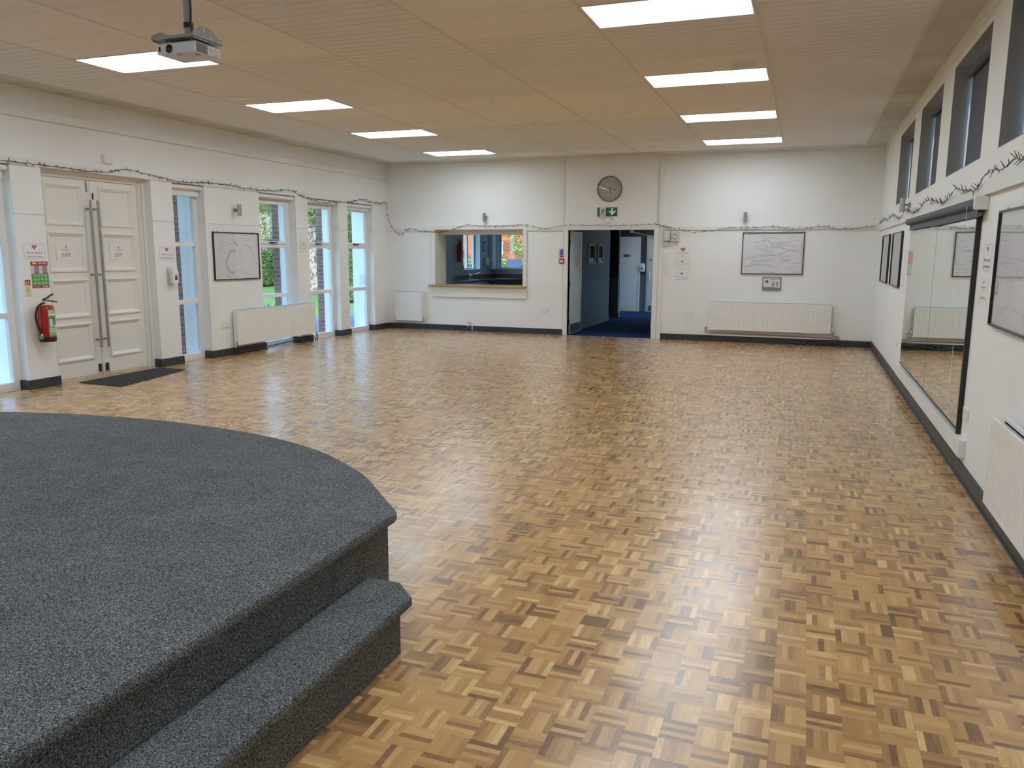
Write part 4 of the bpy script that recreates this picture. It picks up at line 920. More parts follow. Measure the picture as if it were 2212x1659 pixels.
socket(BW(-2.065, .335), .11, .085, 'lower single socket under the double one on the end wall', kind='switch')
socket(RW(6.385, .425), .165, .09, 'double socket on the right wall beyond the mirror', kind='switch')
socket(RW(11.10, .44), .15, .085, 'socket low on the right wall at the far side of the mirror')
for k, z in enumerate((1.525, 1.43, 1.335, 1.24)):
    socket(BW(-2.52, z), .09, .085, ['topmost', 'second highest', 'second lowest', 'lowest'][k] + ' switch plate in the column right of the corridor opening', 'light switch', 'switch', 'light_switch')
# alarm box above the double door
t = thing('alarm_box', (XL, 7.80, 2.665), 'small white alarm sounder high above the double door', 'alarm')
g = MB(LW(7.735, 2.665)); g.box(0, .135, 0, .105, 0, .05); g.build('cover', M['plastic'], t, bevel=.008); g = MB(LW(7.735, 2.665)); g.cyl((.03, .05, .05), (.03, .05, .052), .004, seg=8); g.cyl((.105, .05, .05), (.105, .05, .052), .004, seg=8); g.build('cover_screws', M['metal'], t)
# boxes right of the corridor opening
t = thing('junction_box', (-2.45, YB, 1.82), 'grey rounded control box at the right of the corridor opening', 'control box')
g = MB(BW(-2.515, 1.82)); g.box(0, .128, 0, .195, 0, .07); g.build('case', M['oldplastic'], t, bevel=.014); g = MB(BW(-2.515, 1.82)); g.box(.035, .09, .085, .115, .07, .072); g.build('label', M['plastic'], t)
t = thing('time_switch', (-2.29, YB, 1.81), 'square cream timer box with a round dial', 'timer')
g = MB(BW(-2.370, 1.812)); g.box(0, .155, 0, .19, 0, .075); g.build('case', M['oldplastic'], t, bevel=.008)
g = MB(BW(-2.370, 1.812)); g.lathe([(.036, 0), (.036, .004), (.026, .005)], c=(.075, .085, .075), seg=26); g.box(.04, .11, .125, .14, .075, .079); g.build('dial_ring', M['greyink'], t)
g = MB(BW(-2.370, 1.812)); g.lathe([(.026, 0), (.024, .012), (.001, .013)], c=(.075, .085, .079), seg=26); g.build('dial', M['plastic'], t, smooth=True)
b = MB(BW(-2.51, 1.728)); b.box(0, .085, 0, .085, 0, .04); tag(b.build('small_junction_box', M['oldplastic'], bevel=.005), 'small square box hanging below the grey control box', 'control box')
b = MB(BW(-2.50, 2.015)); b.box(0, .14, .025, .075, 0, .05); tag(b.build('cable_cover', M['oldplastic']), 'short cable cover above the control boxes', 'cable cover')
# fire action notice and call point
t = thing('fire_action_notice', (-4.48, YB, 1.5), 'blue and red fire action notice left of the corridor opening', 'notice')
F = BW(-4.546, 1.50)
g = MB(F); g.box(0, .145, 0, .172, 0, .003); g.build('backing', M['paper'], t)
g = MB(F); g.box(.034, .141, .058, .165, .003, .004); bl = g.build('blue_panel', M['blue'], t); g = MB(F); g.box(.034, .141, .006, .048, .003, .004); g.build('red_panel', M['redink'], t)
g = MB(F)
for k, (z, x1) in enumerate(((.152, .12), (.138, .13), (.128, .10), (.112, .125), (.098, .135), (.086, .11), (.070, .12))): g.box(.04, x1, z, z + .003, .004, .0045)
g.build('white_text_lines', M['bluetint'], bl)
g = MB(F)
for k in range(6): g.box(.008, .026, .01 + k * .027, .026 + k * .027, .003, .004)
g.build('pictograms', M['greyink'], t); g = MB(F); g.box(.065, .078, .172, .185, 0, .003); g.build('hanging_tab', M['greyink'], t)
t = thing('fire_call_point', (-4.46, YB, 1.39), 'red break-glass call point under the fire action notice', 'fire alarm')
F = BW(-4.518, 1.392); g = MB(F); g.box(0, .105, 0, .095, 0, .05); g.build('case', M['redink'], t, bevel=.005); g = MB(F); g.box(.016, .085, .022, .065, .05, .052); gp = g.build('press_panel', M['plastic'], t); g = MB(F); g.box(.03, .07, .040, .046, .052, .0525); g.build('print_line', M['greyink'], gp)

# clock
CX, CZc, CR = -3.556, 2.787, .236
F = BW(CX, CZc); t = thing('wall_clock', F(0, -CR), 'round clock with roman numerals above the exit sign', 'clock')
g = MB(F); g.lathe([(CR, 0), (CR, .03), (CR - .006, .042), (CR - .016, .040), (CR - .018, .002)], seg=64, caps=False); g.build('clock_rim', M['clockrim'], t, smooth=True)
g = MB(F); g.lathe([(CR - .012, 0.005), (CR - .012, .012)], seg=64); face_ = g.build('clock_face', M['clockface'], t)
for k, s_ in enumerate(['XII', 'I', 'II', 'III', 'IIII', 'V', 'VI', 'VII', 'VIII', 'IX', 'X', 'XI']):
    a_ = k * PI / 6; R_ = .155; ff = Frame(F(R_ * math.sin(a_), R_ * math.cos(a_)), F.r * math.cos(a_) - F.u * math.sin(a_), F.u * math.cos(a_) + F.r * math.sin(a_))
    text(s_, ff, 0, -.025, .0128, .062, M['greyink'], face_, 'numeral', squeeze=.75)
for ang, ln, w_, nm in ((105, .125, .010, 'minute_hand'), (159, .095, .013, 'hour_hand')):
    a_ = math.radians(ang); dx, dy = math.sin(a_), math.cos(a_); g = MB(F); g.ribbon([(-dx * .03, -dy * .03), (dx * ln, dy * ln)], w_, .017, .0015); g.build(nm, M['ink'], t)
g = MB(F); g.lathe([(.010, .013), (.010, .021)], seg=14); g.build('hand_pin', M['ink'], t)
g = MB(F); prof = [(CR - .017, .036)] + [((CR - .017) * math.cos(k * PI / 20), .036 + .022 * math.sin(k * PI / 20)) for k in range(1, 10)] + [(.0005, .058)]
g.lathe(prof, seg=64, caps=False); g.build('domed_glass', M['clockglass'], t, smooth=True)
# exit sign
F = BW(-3.782, 2.262); t = thing('exit_sign', F(.2, 0, 0), 'green running man emergency exit sign with a down arrow', 'exit sign')
g = MB(F); g.box(0, .405, 0, .188, 0, .045); g.build('sign_case', M['plastic'], t, bevel=.004)
g = MB(F); g.box(.008, .392, .016, .182, .045, .047); gp = g.build('green_panel', M['dkgreen'], t)
g = MB(F); g.box(.055, .170, .018, .180, .047, .0478); dw = g.build('doorway_symbol', M['cream'] if 0 else M['kwall'], gp)
g = MB(F); c = .0478
g.lathe([(.011, 0), (.011, .0008)], c=(.128, .160, c), seg=14)
g.ribbon([(.122, .144), (.108, .095)], .022, c); g.ribbon([(.120, .142), (.088, .132), (.075, .108)], .010, c); g.ribbon([(.120, .138), (.140, .118), (.158, .124)], .010, c)
g.ribbon([(.108, .095), (.130, .070), (.132, .030), (.146, .026)], .012, c); g.ribbon([(.108, .095), (.090, .062), (.060, .058)], .012, c); g.build('running_man', M['dkgreen'], dw)
g = MB(F); g.prism([(.275, .165), (.275, .105), (.235, .130), (.235, .105), (.295, .035), (.360, .105), (.360, .130), (.312, .105), (.312, .165)], .047, .0478); g.build('down_arrow', M['plastic'], gp)
g = MB(F); g.cyl((.355, -.001, .02), (.355, -.008, .02), .004, seg=8); g.build('charge_led', M['led'], t)
b = MB(BW(-3.625, 2.165)); b.box(0, .09, 0, .095, 0, .03); tag(b.build('cable_box', M['plastic'], bevel=.006), 'small white cable box under the exit sign', 'cable box')
# thin cable on the wall joint beside the clock
b = MB(BW(0, 0)); b.box(-4.4405, -4.428, 2.10, H, 0, .010); tag(b.build('cable_trunking', M['trim']), 'thin white trunking rising left of the clock', 'trunking')

# ---------------- pictures
def picture(F, w, h, lab, lines=None, depth=.028, frame=.013, art=None, name='framed_map', cat='picture', glassy=True):
    """F lower left"""
    t = thing(name, F(w / 2, 0, 0), lab, cat)
    g = MB(F)
    for q in ((0, frame, 0, h), (w - frame, w, 0, h), (frame, w - frame, 0, frame), (frame, w - frame, h - frame, h)): g.box(*q, .004, depth)
    g.build('picture_frame', M['blackframe'], t)
    g = MB(F); g.box(frame, w - frame, frame, h - frame, .006, .012); sh = g.build('map_sheet', M['paper'], t)
    for k, (mname, wd, polys) in enumerate(lines or []):
        g = MB(F)
        for pl in polys: g.ribbon([(frame + u_ * (w - 2 * frame), frame + v_ * (h - 2 * frame)) for u_, v_ in pl], wd, .0122, .0004)
        g.build('drawn_lines', M[mname], sh)
    if art: art(F, sh)
    if glassy: g = MB(F); g.box(frame, w - frame, frame, h - frame, .019, .0205); g.build('picture_glass', M['picglass'], t)
    g = MB(F)
    for a_ in (.12, .88): g.box(w * a_ - .008, w * a_ + .008, h, h + .014, .004, .010)
    g.build('hanging_lug', M['metal'], t)
    return t
def crv(pts): return smooth_poly(pts, 3)
rnd = random.Random(3)
def squiggles(n, amp=.05, horiz=False):
    out = []
    for _ in range(n):
        x, y = rnd.uniform(.04, .90), rnd.uniform(.04, .95); a_ = rnd.uniform(-.25, .25) if horiz else rnd.uniform(0, 2 * PI); pl = [(x, y)]
        for _ in range(rnd.randint(2, 6)):
            x = min(.98, max(.02, x + math.cos(a_) * amp)); y = min(.98, max(.02, y + math.sin(a_) * amp * 1.2)); a_ += rnd.uniform(-.35, .35); pl.append((x, y))
        out.append(pl)
    return out
# left wall map
A = lambda *p: crv([((x - 215 - (y - 250) * .06) / (1150 - 0), 1 - (y - 260) / 1200) for x, y in p])
picture(LW(9.62, 1.158), 1.05, .72, 'framed pale map hanging on the window wall above the radiator', [
    ('greyink', .007, [A((1080, 570), (1190, 690), (1260, 860), (1370, 1100)), A((1000, 540), (1080, 570))]),
    ('faintink', .005, [A((1190, 740), (1250, 1000), (1310, 1150)), A((730, 300), (740, 440), (760, 520), (830, 590)), A((830, 390), (990, 400), (970, 500), (900, 560)), A((400, 610), (560, 580), (740, 510)), A((380, 300), (390, 440), (480, 430), (470, 300)),
                        A((390, 440), (370, 700), (330, 850)), A((900, 1240), (1000, 1260), (1070, 1360)), A((340, 980), (330, 1250), (370, 1390)), A((450, 880), (560, 980)), A((400, 1190), (520, 1150))] + squiggles(14, .03)),
    ('faintink', .030, [A((640, 760), (590, 880), (560, 1000), (560, 1110), (620, 1240), (700, 1290), (780, 1280)), A((640, 740), (740, 720), (800, 760)), A((760, 470), (800, 540), (850, 570))]),
    ('faintink', .010, [A((800, 1270), (880, 1235), (960, 1245))]), ('greyink', .006, [[(.1 + k * .055, .10), (.12 + k * .055, .10)] for k in range(8)] + [[(.45 + k * .02, .40), (.46 + k * .02, .40)] for k in range(10)])])
# end wall large map
Bm = lambda *p: crv([((x - 225 + (y - 190) * .057) / 1830, 1 - (y - 190) / 1215) for x, y in p])
def blocks(F, sh):
    g = MB(F)
    for u_, v_, w_, h_ in ((.38, .50, .13, .07), (.28, .57, .05, .04), (.30, .44, .16, .05), (.63, .30, .15, .08), (.60, .74, .17, .05), (.82, .66, .05, .03), (.05, .95, .16, .03)):
        g.box(u_ * 1.04, (u_ + w_) * 1.04, v_ * .73, (v_ + h_) * .73, .0121, .0123)
    g.build('lilac_tint', M['bluetint'] if 0 else M['paper_tint'], sh)
    g = MB(F)
    for u_, v_ in ((.41, .66), (.925, .72), (.925, .34), (.48, .505), (.56, .49), (.79, .69), (.49, .49)): g.lathe([(.006, 0), (.006, .0004)], c=(u_ * 1.04, v_ * .73, .0124), seg=8)
    g.build('red_marks', M['heartlite'], sh)
M['paper_tint'] = mat('tinted_paper', (0.70, 0.71, 0.80), 0.5)
picture(BW(-1.100, 1.240), 1.043, .733, 'large framed map above the long radiator on the end wall', [
    ('greyink', .006, [Bm((790, 240), (870, 330), (1000, 440), (1150, 520), (1340, 600), (1450, 645), (1600, 690), (1960, 710)), Bm((215, 980), (400, 955), (700, 910), (1100, 855), (1350, 820), (1480, 765), (1600, 690)), Bm((1060, 490), (1110, 620), (1120, 700))]),
    ('faintink', .007, [Bm((845, 380), (860, 470), (940, 580)), Bm((600, 570), (900, 575), (900, 655), (600, 655), (600, 570)), Bm((240, 820), (420, 930), (560, 1040), (900, 1040), (1080, 960), (1250, 890), (1600, 870)), Bm((220, 1250), (400, 1120), (560, 990)), Bm((380, 1210), (520, 1140), (820, 1140), (1050, 1180), (1250, 1240)), Bm((1120, 620), (1330, 630))] + squiggles(26, .07, True)),
    ('greyink', .004, [[(.02, .965), (.18, .965)], [(.33, .03), (.55, .03)]])], art=blocks)
# small poppy picture
def poppy(F, sh):
    g = MB(F); w, h = .313, .228
    g.prism([(.014, .014), (w - .014, .014), (w - .014, .045), (.20, .05), (.12, .06), (.014, .052)], .0121, .0124); g.build('grey_ground', M['greytone'], sh)
    g = MB(F); g.prism([(.155, .11), (.165, .14), (.205, .145), (.21, .11), (.20, .07), (.22, .05), (.19, .05), (.18, .09), (.165, .06), (.15, .06), (.165, .09)], .0124, .0127); g.prism([(.225, .14), (.27, .15), (.262, .10), (.26, .05), (.245, .05), (.245, .09), (.225, .11)], .0124, .0127)
    g.build('grey_silhouettes', M['greytone2'], sh)
    g = MB(F); g.prism([(.038, .155), (.055, .175), (.075, .180), (.092, .172), (.100, .150), (.088, .125), (.065, .135), (.045, .148)], .0127, .0132); g.build('red_poppy', M['heart'], sh)
    g = MB(F); g.prism([(.14, .18), (.29, .185), (.29, .20), (.14, .205)], .0124, .0126); g.build('sky_tint', M['greytone3'], sh)
M['greytone'] = mat('grey_wash', (0.22, 0.24, 0.27), 0.6); M['greytone2'] = mat('mid_wash', (0.36, 0.38, 0.38), 0.6); M['greytone3'] = mat('pale_wash', (0.50, 0.52, 0.56), 0.6)
picture(BW(-.718, .955), .313, .228, 'small framed grey print with a red poppy under the large map', art=poppy, frame=.009, depth=.02, name='framed_print')
# right wall maps
picture(RW(14.00, 1.175), 1.08, .715, 'black-framed map on the right wall nearest the end wall', [('faintink', .004, squiggles(16, .06))], depth=.03, frame=.012)
picture(RW(12.42, 1.175), 1.14, .715, 'black-framed map on the right wall beside the mirror', [('faintink', .004, squiggles(16, .06))], depth=.03, frame=.012)
Rm = lambda *p: crv([((x) / 1000, y / 1000) for x, y in p])
picture(RW(5.785, 1.150), 1.05, .712, 'large framed map cut by the right picture edge above the radiator', [
    ('faintink', .005, [Rm((100, 950), (180, 700), (260, 500), (380, 300)), Rm((30, 560), (120, 540), (260, 600), (420, 520)), Rm((60, 350), (200, 420), (400, 500)), Rm((0, 180), (200, 150), (400, 190), (700, 140), (990, 160))] + squiggles(40, .05)),
    ('faintink', .010, squiggles(14, .02))], depth=.03, frame=.013)

# ---------------- notices
def heart(F, a, b_, s, c, parent):
    pts = []
    for k in range(24):
        t_ = 2 * PI * k / 24; x = 16 * math.sin(t_) ** 3; y = 13 * math.cos(t_) - 5 * math.cos(2 * t_) - 2 * math.cos(3 * t_) - math.cos(4 * t_); pts.append((a + x * s / 34, b_ + y * s / 34))
    g = MB(F); g.prism(pts, c, c + .0004); h_ = g.build('heart_emblem', M['heart'], parent)
    g = MB(F)
    for k, (w_, z) in enumerate(((.5, .22), (.5, .06), (.4, -.10))): g.box(a - s * w_ / 2, a + s * w_ / 2, b_ + z * s - s * .04, b_ + z * s + s * .04, c + .0004, c + .0006)
    g.build('emblem_lettering', M['heartlite'], h_)
def notice(F, w, h, lab, lines, hs=None, border=False, mt='paper', tilt=0.0, curl=.0):
    """F lower-left. lines: (text, height fraction of centre, size) or (width, heightfraction) bars"""
    if tilt: F = Frame(F.o, F.r * math.cos(tilt) + F.u * math.sin(tilt), F.u * math.cos(tilt) - F.r * math.sin(tilt))
    t = thing('notice', F(w / 2, 0, 0), lab, 'notice')
    g = MB(F); g.box(0, w, 0, h, .0005, .0022); pp = g.build('sheet', M[mt], t)
    if border:
        g = MB(F); r_ = .03; e_ = .018; pts = []
        for cx_, cy_, a0 in ((w - e_ - r_, h - e_ - r_, 0), (e_ + r_, h - e_ - r_, 90), (e_ + r_, e_ + r_, 180), (w - e_ - r_, e_ + r_, 270)):
            for k in range(5): a_ = math.radians(a0 + k * 22.5); pts.append((cx_ + r_ * math.cos(a_), cy_ + r_ * math.sin(a_)))
        g.ribbon(pts + pts[:1], .003, .0022, .0003); g.build('border_line', M['greyink'], t)
    if hs: heart(F, w / 2, h * hs[0], hs[1], .0022, t)
    for l in lines:
        if isinstance(l[0], str): text(l[0], F, w / 2, h * l[1] - l[2] * .35, .0027, l[2], M[l[3]] if len(l) > 3 else M['ink'], t, 'lettering', bold=.0)
        else:
            g = MB(F); g.box(w / 2 - l[0] / 2, w / 2 + l[0] / 2, h * l[1] - .002, h * l[1] + .002, .0022, .0025); g.build('small_print', M[l[2]] if len(l) > 2 else M['greyink'], t)
    return t
SP = [('Please respect', .44, .034), ('personal space', .235, .034)]
notice(LW(6.545, 1.470), .300, .208, 'personal space notice on the pier left of the double door', SP, (.75, .062), True)
notice(LW(8.562, 1.452), .298, .208, 'personal space notice above the soap dispenser', SP, (.75, .062), True)
for y0, lab in ((7.115, 'EXIT sheet taped to the left door leaf'), (7.905, 'EXIT sheet taped to the right door leaf')):
    F_ = LW(y0, 1.475, XD - .015 + .003)
    notice(F_, .275, .20, lab, [('EXIT', .30, .062), (.15, .64, 'ink'), (.07, .555, 'ink')], (.78, .03), False, 'paper2')
notice(LW(11.762, 1.568), .272, .222, 'sheet with a small heart on the pier between two far windows', [(.15, .67, 'ink'), (.07, .60), ('Please queue here', .40, .026)], (.80, .03), False, 'paper2')
notice(BW(-2.292, 1.516), .284, .212, 'uppermost of the three heart notices beside the switches', [(.20, .46), (.25, .37), (.05, .29), (.06, .21), (.14, .12)], (.73, .088), False)
notice(BW(-2.303, 1.285), .300, .217, 'middle of the three heart notices beside the switches', [(.17, .55), (.12, .39, 'faintink'), (.09, .28, 'faintink')], (.76, .045), False, 'paper2')
notice(BW(-2.288, 1.098), .262, .163, 'lowest heart notice with two lines of large print', [('This venue is', .44, .032), ('protected by CCTV', .17, .024)], (.80, .052), True)
notice(RW(6.28, 1.468), .285, .208, 'personal space notice on the right wall beside the mirror', SP, (.78, .055), True)
notice(RW(6.30, 1.242), .275, .208, 'lower plain notice on the right wall beside the mirror', [(.14, .62, 'ink'), (.07, .55), ('Hall entrance', .30, .034, 'greyink')], (.78, .035), False, 'paper2', tilt=.01)
notice(RW(11.10, 1.445), .24, .21, 'upper sheet on the right wall between map and mirror', [(.12, .7), (.10, .5), (.12, .3)], None, False, 'paper2')
notice(RW(11.12, 1.200), .25, .21, 'lower sheet on the right wall between map and mirror', [(.12, .7, 'faintink'), (.10, .3, 'faintink')], None, False, 'paper2')
t = thing('notice', (XL - .178, 14.2, .95), 'pale notice stuck on the glass of the furthest tall window', 'notice')
g = MB(LW(14.045, .915, XL - .172)); g.box(0, .195, 0, .22, -.001, .0); g.build('sheet', M['backlit'], t); heart(LW(14.045, .915, XL - .172), .09, .16, .03, .001, t)
# coloured safety rules poster
F = LW(6.628, 1.158); t = thing('safety_poster', F(.11, 0), 'red and green safety rules poster above the fire extinguisher', 'poster')
w, h = .222, .303
g = MB(F); g.box(0, w, 0, h, .0005, .002); g.build('sheet', M['bluetint'], t)
g = MB(F); g.box(0, w, h - .038, h, .002, .0026); g.box(.01, w - .01, h - .047, h - .038, .002, .0024); rb = g.build('red_header', M['redink'], t)
text('SAFETY RULES', F, .148, h - .027, .003, .022, M['paper'], rb, bold=.0005, squeeze=.72)
g = MB(F); g.prism([(.02, h - .008), (.078, h - .008), (.072, h - .03), (.026, h - .03)], .0026, .003); g.build('yellow_badge', M['yellow'], rb)
for k in range(4):
    for x in (.045, .148):
        g = MB(F); z = h - .066 - k * .0235; g.box(x, x + .058, z, z + .017, .002, .0026); rr = g.build('red_box', M['redink'], t); g = MB(F); g.box(x + .006, x + .052, z + .006, z + .009, .0026, .0029); g.build('box_text', M['heartlite'], rr)
g = MB(F); g.box(0, w, .030, h - .150 + .012, .002, .0026); gp = g.build('green_area', M['green'], t)
for k in range(3):
    for j in range(4):
        g = MB(F); x, z = .030 + j * .046, .042 + k * .043; g.box(x, x + .026, z + .008, z + .024, .0026, .003); g.box(x + .002, x + .024, z, z + .003, .0026, .003); g.build('green_symbol', M['ltgreen'], gp)
g = MB(F); g.box(0, w, 0, .030, .002, .0026); rf = g.build('red_footer', M['redink'], t)
for x in (.145, .170, .195): g = MB(F); g.lathe([(.009, 0), (.009, .0004)], c=(x, .015, .0026), seg=14); g.build('white_dot', M['paper'], rf)
g = MB(F); g.box(.012, .10, .010, .020, .0026, .003); g.build('footer_text', M['heartlite'], rf)
# narrow extinguisher identification sign
F = LW(6.530, 1.062); t = thing('extinguisher_sign', F(.04, 0), 'narrow cream and red extinguisher sign left of the safety poster', 'sign')
w, h = .088, .198
g = MB(F); g.box(0, w, 0, h, .0005, .0025); g.build('sheet', M['cream'], t)
g = MB(F); g.box(.012, w - .012, h - .066, h - .006, .0025, .003); rp_ = g.build('red_panel', M['redink'], t)
g = MB(F); g.box(.022, .036, h - .058, h - .034, .003, .0034); g.lathe([(.006, 0), (.006, .0004)], c=(.029, h - .022, .003), seg=10); g.box(.052, .060, h - .058, h - .018, .003, .0034); g.build('cream_symbols', M['cream'], rp_)
g = MB(F)
for k in range(4): g.box(.018, .065, .062 + k * .013, .068 + k * .013, .0025, .003)
g.build('green_text', M['green'], t); g = MB(F)
for k in range(4): g.box(.018, .065, .010 + k * .011, .015 + k * .011, .0025, .003)
g.build('red_text', M['heartlite'], t)
# poster tucked at the mirror edge
t = thing('safety_poster', (1.09, 10.1, 1.36), 'thin red and green leaflet at the left edge of the mirror', 'poster')
F = Frame((1.085, 10.13, 1.36), (.35, -.9, 0)); g = MB(F); g.box(0, .10, 0, .27, 0, .002); g.build('sheet', M['ltgreen'], t); g = MB(F); g.box(0, .10, .13, .27, .002, .003); g.build('red_top', M['heartlite'], t); g = MB(F); g.box(0, .10, 0, .02, .002, .003); g.build('red_foot', M['heartlite'], t)

# ---------------- fire extinguisher on the window wall
EX, EY, EZ = XL + .10, 6.690, .545
t = thing('fire_extinguisher', (EX, EY, EZ), 'red extinguisher with green label and black base beside the double door', 'fire extinguisher')
F = Frame((EX, EY, EZ), (0, 1, 0), (-1, 0, 0))     # a=+Y, b=-X(to wall), n=+Z
F = Frame((EX, EY, EZ), (0, 1, 0)); r = .087
prof = [(r, .05), (r, .375), (r * .97, .392), (r * .85, .408), (r * .62, .420), (.030, .424)]
g = MB(F); g.lathe([(r - .004, .046)] + prof, axis='b', seg=40); g.build('cylinder_body', M['red'], t, smooth=True)
g = MB(F); g.lathe([(r - .006, 0), (r + .002, .008), (r + .003, .052), (r - .004, .054)], axis='b', seg=40); g.build('base_boot', M['black'], t, smooth=True)
def wrap(a0, a1, z0, z1, rr, m_, nm, par):
    g = MB(F); n = 10; i0 = len(g.v)
    for z in (z0, z1):
        for k in range(n + 1): a_ = math.radians(a0 + (a1 - a0) * k / n); g.v.append(F(rr * math.sin(a_), z, rr * math.cos(a_)))
    for k in range(n): g.face((i0 + k, i0 + k + 1, i0 + n + 2 + k, i0 + n + 1 + k))
    o = g.build(nm, m_, par, smooth=True); return o
# label faces the camera (towards -Y, +X): angle 0 is +X, positive towards +Y
lb = wrap(-28, 82, .062, .372, r + .001, M['green'], 'body_label', t)
wrap(-26, 80, .335, .368, r + .0016, M['ltgreen'], 'label_band', lb); wrap(-24, 78, .300, .330, r + .0016, M['cream'], 'label_band', lb); wrap(-26, 80, .170, .272, r + .0016, M['dkgreen'], 'label_band', lb); wrap(-26, 80, .085, .090, r + .0016, M['paper'], 'label_band', lb)
wrap(-26, 80, .100, .165, r + .0016, M['ltgreen'], 'label_band', lb)
for k in range(3): wrap(-22, 4, .245 - k * .024, .264 - k * .024, r + .0022, M['paper'], 'pictogram', lb)
for k in range(2): wrap(-22 + k * 36, 6 + k * 34, .174, .192, r + .0022, M['paper'], 'pictogram', lb)
for k in range(6): wrap(14, 64, .258 - k * .0115, .262 - k * .0115, r + .0022, M['ltgreen'], 'print_line', lb)
wrap(25, 36, .342, .358, r + .0022, M['ink'], 'print_letter', lb); wrap(46, 57, .342, .358, r + .0022, M['ink'], 'print_letter', lb)
g = MB(F); g.lathe([(.028, .420), (.030, .428), (.028, .452), (.022, .470)], axis='b', seg=20); g.build('neck_valve', M['oldplastic'], t, smooth=True)
g = MB(F); g.lathe([(.034, .421), (.060, .4215), (.036, .430)], axis='b', seg=16); g.build('yellow_tag', M['yellow'], t)
g = MB(F); g.tube([(-.025, .478, .0), (.0, .490, .01), (.02, .505, .02), (.05, .530, .03), (.085, .545, .04)], .012, 8, radii=[.016, .015, .012, .011, .009]); g.tube([(-.01, .470, .0), (.04, .468, .03), (.10, .455, .05), (.115, .452, .055)], .007, 8); g.build('squeeze_handles', M['black'], t, smooth=True)
g = MB(F); g.box(-.005, .035, .478, .494, .006, .034); g.build('yellow_clip', M['yellow'], t, bevel=.003)
hp = crv([(-.02, .445, .0)[:2], (-.06, .440), (-.115, .395), (-.140, .320), (-.138, .250), (-.120, .180), (-.098, .120), (-.082, .090)])
g = MB(F); g.tube([(x, z, .01) for x, z in hp], .0115, 10); g.build('hose', M['black'], t, smooth=True)
g = MB(F); g.tube([(-.084, .100, .012), (-.078, .075, .012)], .014, 10); g.build('hose_collar', M['paper'], t); g = MB(F); g.box(-.095, -.058, .035, .072, -.02, .03); g.build('hose_clip', M['green'], t)
g = MB(F); g.box(-.02, .02, .20, .34, -.099, -r + .004); g.build('wall_bracket', M['darkmetal'], t)

# ---------------- mirror, shelf plank, roller blind above
MX = 1.108
t = thing('wall_mirror', (MX, 7.2, .32), 'nearer tall sheet of the frameless wall mirror, with black edge', 'mirror', 'mirror sheets on the right wall')
g = MB(); g.box(MX, MX + .006, 6.465, 8.262, .335, 1.845); g.build('mirror_glass', M['mirror'], t)
g = MB(); g.box(MX + .006, XR - .001, 6.455, 8.262, .335, 1.845); g.build('backing_board', M['black'], t); g = MB(); g.box(MX - .004, XR, 6.438, 6.463, .295, 1.86); g.build('edge_strip', M['black'], t)
g = MB(); g.box(MX - .004, MX + .01, 6.465, 8.26, .322, .334); g.build('bottom_channel', M['darkmetal'], t)
t = thing('wall_mirror', (MX, 9.2, .36), 'further tall sheet of the wall mirror, left of the joint', 'mirror', 'mirror sheets on the right wall')
g = MB(); g.box(MX, MX + .006, 8.275, 10.30, .340, 1.875); g.build('mirror_glass', M['mirror'], t)
g = MB(); g.box(MX + .006, XR, 8.275, 10.30, .340, 1.875); g.build('backing_board', M['black'], t)
g = MB(); g.box(MX - .004, MX + .01, 8.28, 10.295, .327, .339); g.build('bottom_channel', M['darkmetal'], t)
g = MB(); g.cyl((MX - .003, 8.30, .40), (MX, 8.30, .40), .008, seg=10); g.build('fixing_screw', M['chrome'], t)
for y in (7.5, 9.3): pass
b = MB(); b.box(XR - .045, XR, 6.22, 10.55, .165, .292); tag(b.build('mirror_shelf', M['trim'], bevel=.003), 'white plank fixed under the wall mirror', 'shelf')
# roller blind over the mirror
t = thing('roller_blind', (1.07, 8.3, 1.9), 'long grey roller blind rolled up above the wall mirror', 'blind')
g = MB(); g.cyl((1.083, 6.30, 1.945), (1.083, 10.36, 1.965), .036, seg=24); g.build('blind_roll', M['blind'], t, smooth=True)
g = MB(); g.box(1.090, 1.094, 6.36, 8.6, 1.850, 1.945); g.box(1.090, 1.094, 8.6, 10.28, 1.868, 1.96); g.build('blind_fabric', M['blind'], t)
g = MB(); g.box(1.046, XR, 6.255, 6.295, 1.895, 1.99); g.build('end_bracket', M['plastic'], t, bevel=.012)
g = MB(); g.cyl((1.094, 6.29, 1.865), (1.094, 6.34, 1.865), .014, seg=12); g.cyl((1.092, 6.34, 1.853), (1.092, 10.26, 1.872), .007, seg=10); g.build('bottom_bar', M['blind'], t)
g = MB(); g.cyl((1.045, 6.52, .42), (1.045, 6.50, 1.94), .0014, seg=6); g.build('pull_cord', M['plastic'], t)

# ---------------- fairy lights
SL = [(6.0,2.55),(6.36,2.55),(6.69,2.55),(7.04,2.55),(7.46,2.54),(7.77,2.56),(8.10,2.62),(8.36,2.60),(8.68,2.57),(9.11,2.54),(9.48,2.57),(9.77,2.58),(10.08,2.58),(10.29,2.56),(10.73,2.56),(11.09,2.57),(11.53,2.61),(11.85,2.55),(12.01,2.52),(12.41,2.47),(13.01,2.50),(13.50,2.55),(13.93,2.61),(14.29,2.57),(14.84,2.60)]
SB = [(-8.26,2.60),(-8.27,2.44),(-8.20,2.16),(-7.98,1.95),(-7.76,2.07),(-7.55,2.03),(-7.19,2.00),(-6.86,2.03),(-6.47,2.14),(-6.18,2.12),(-5.70,2.12),(-5.21,2.13),(-4.81,2.06),(-4.43,2.12),(-4.05,2.12),(-3.49,2.11),(-3.06,2.11),(-2.67,2.13),(-2.54,2.09),(-2.24,2.03),(-1.96,1.98),(-1.62,2.01),(-1.33,2.06),(-.96,2.05),(-.59,2.08),(-.32,2.04),(-.04,2.04),(.22,2.08),(.42,2.03),(.67,2.03),(.97,2.06),(1.06,2.08)]
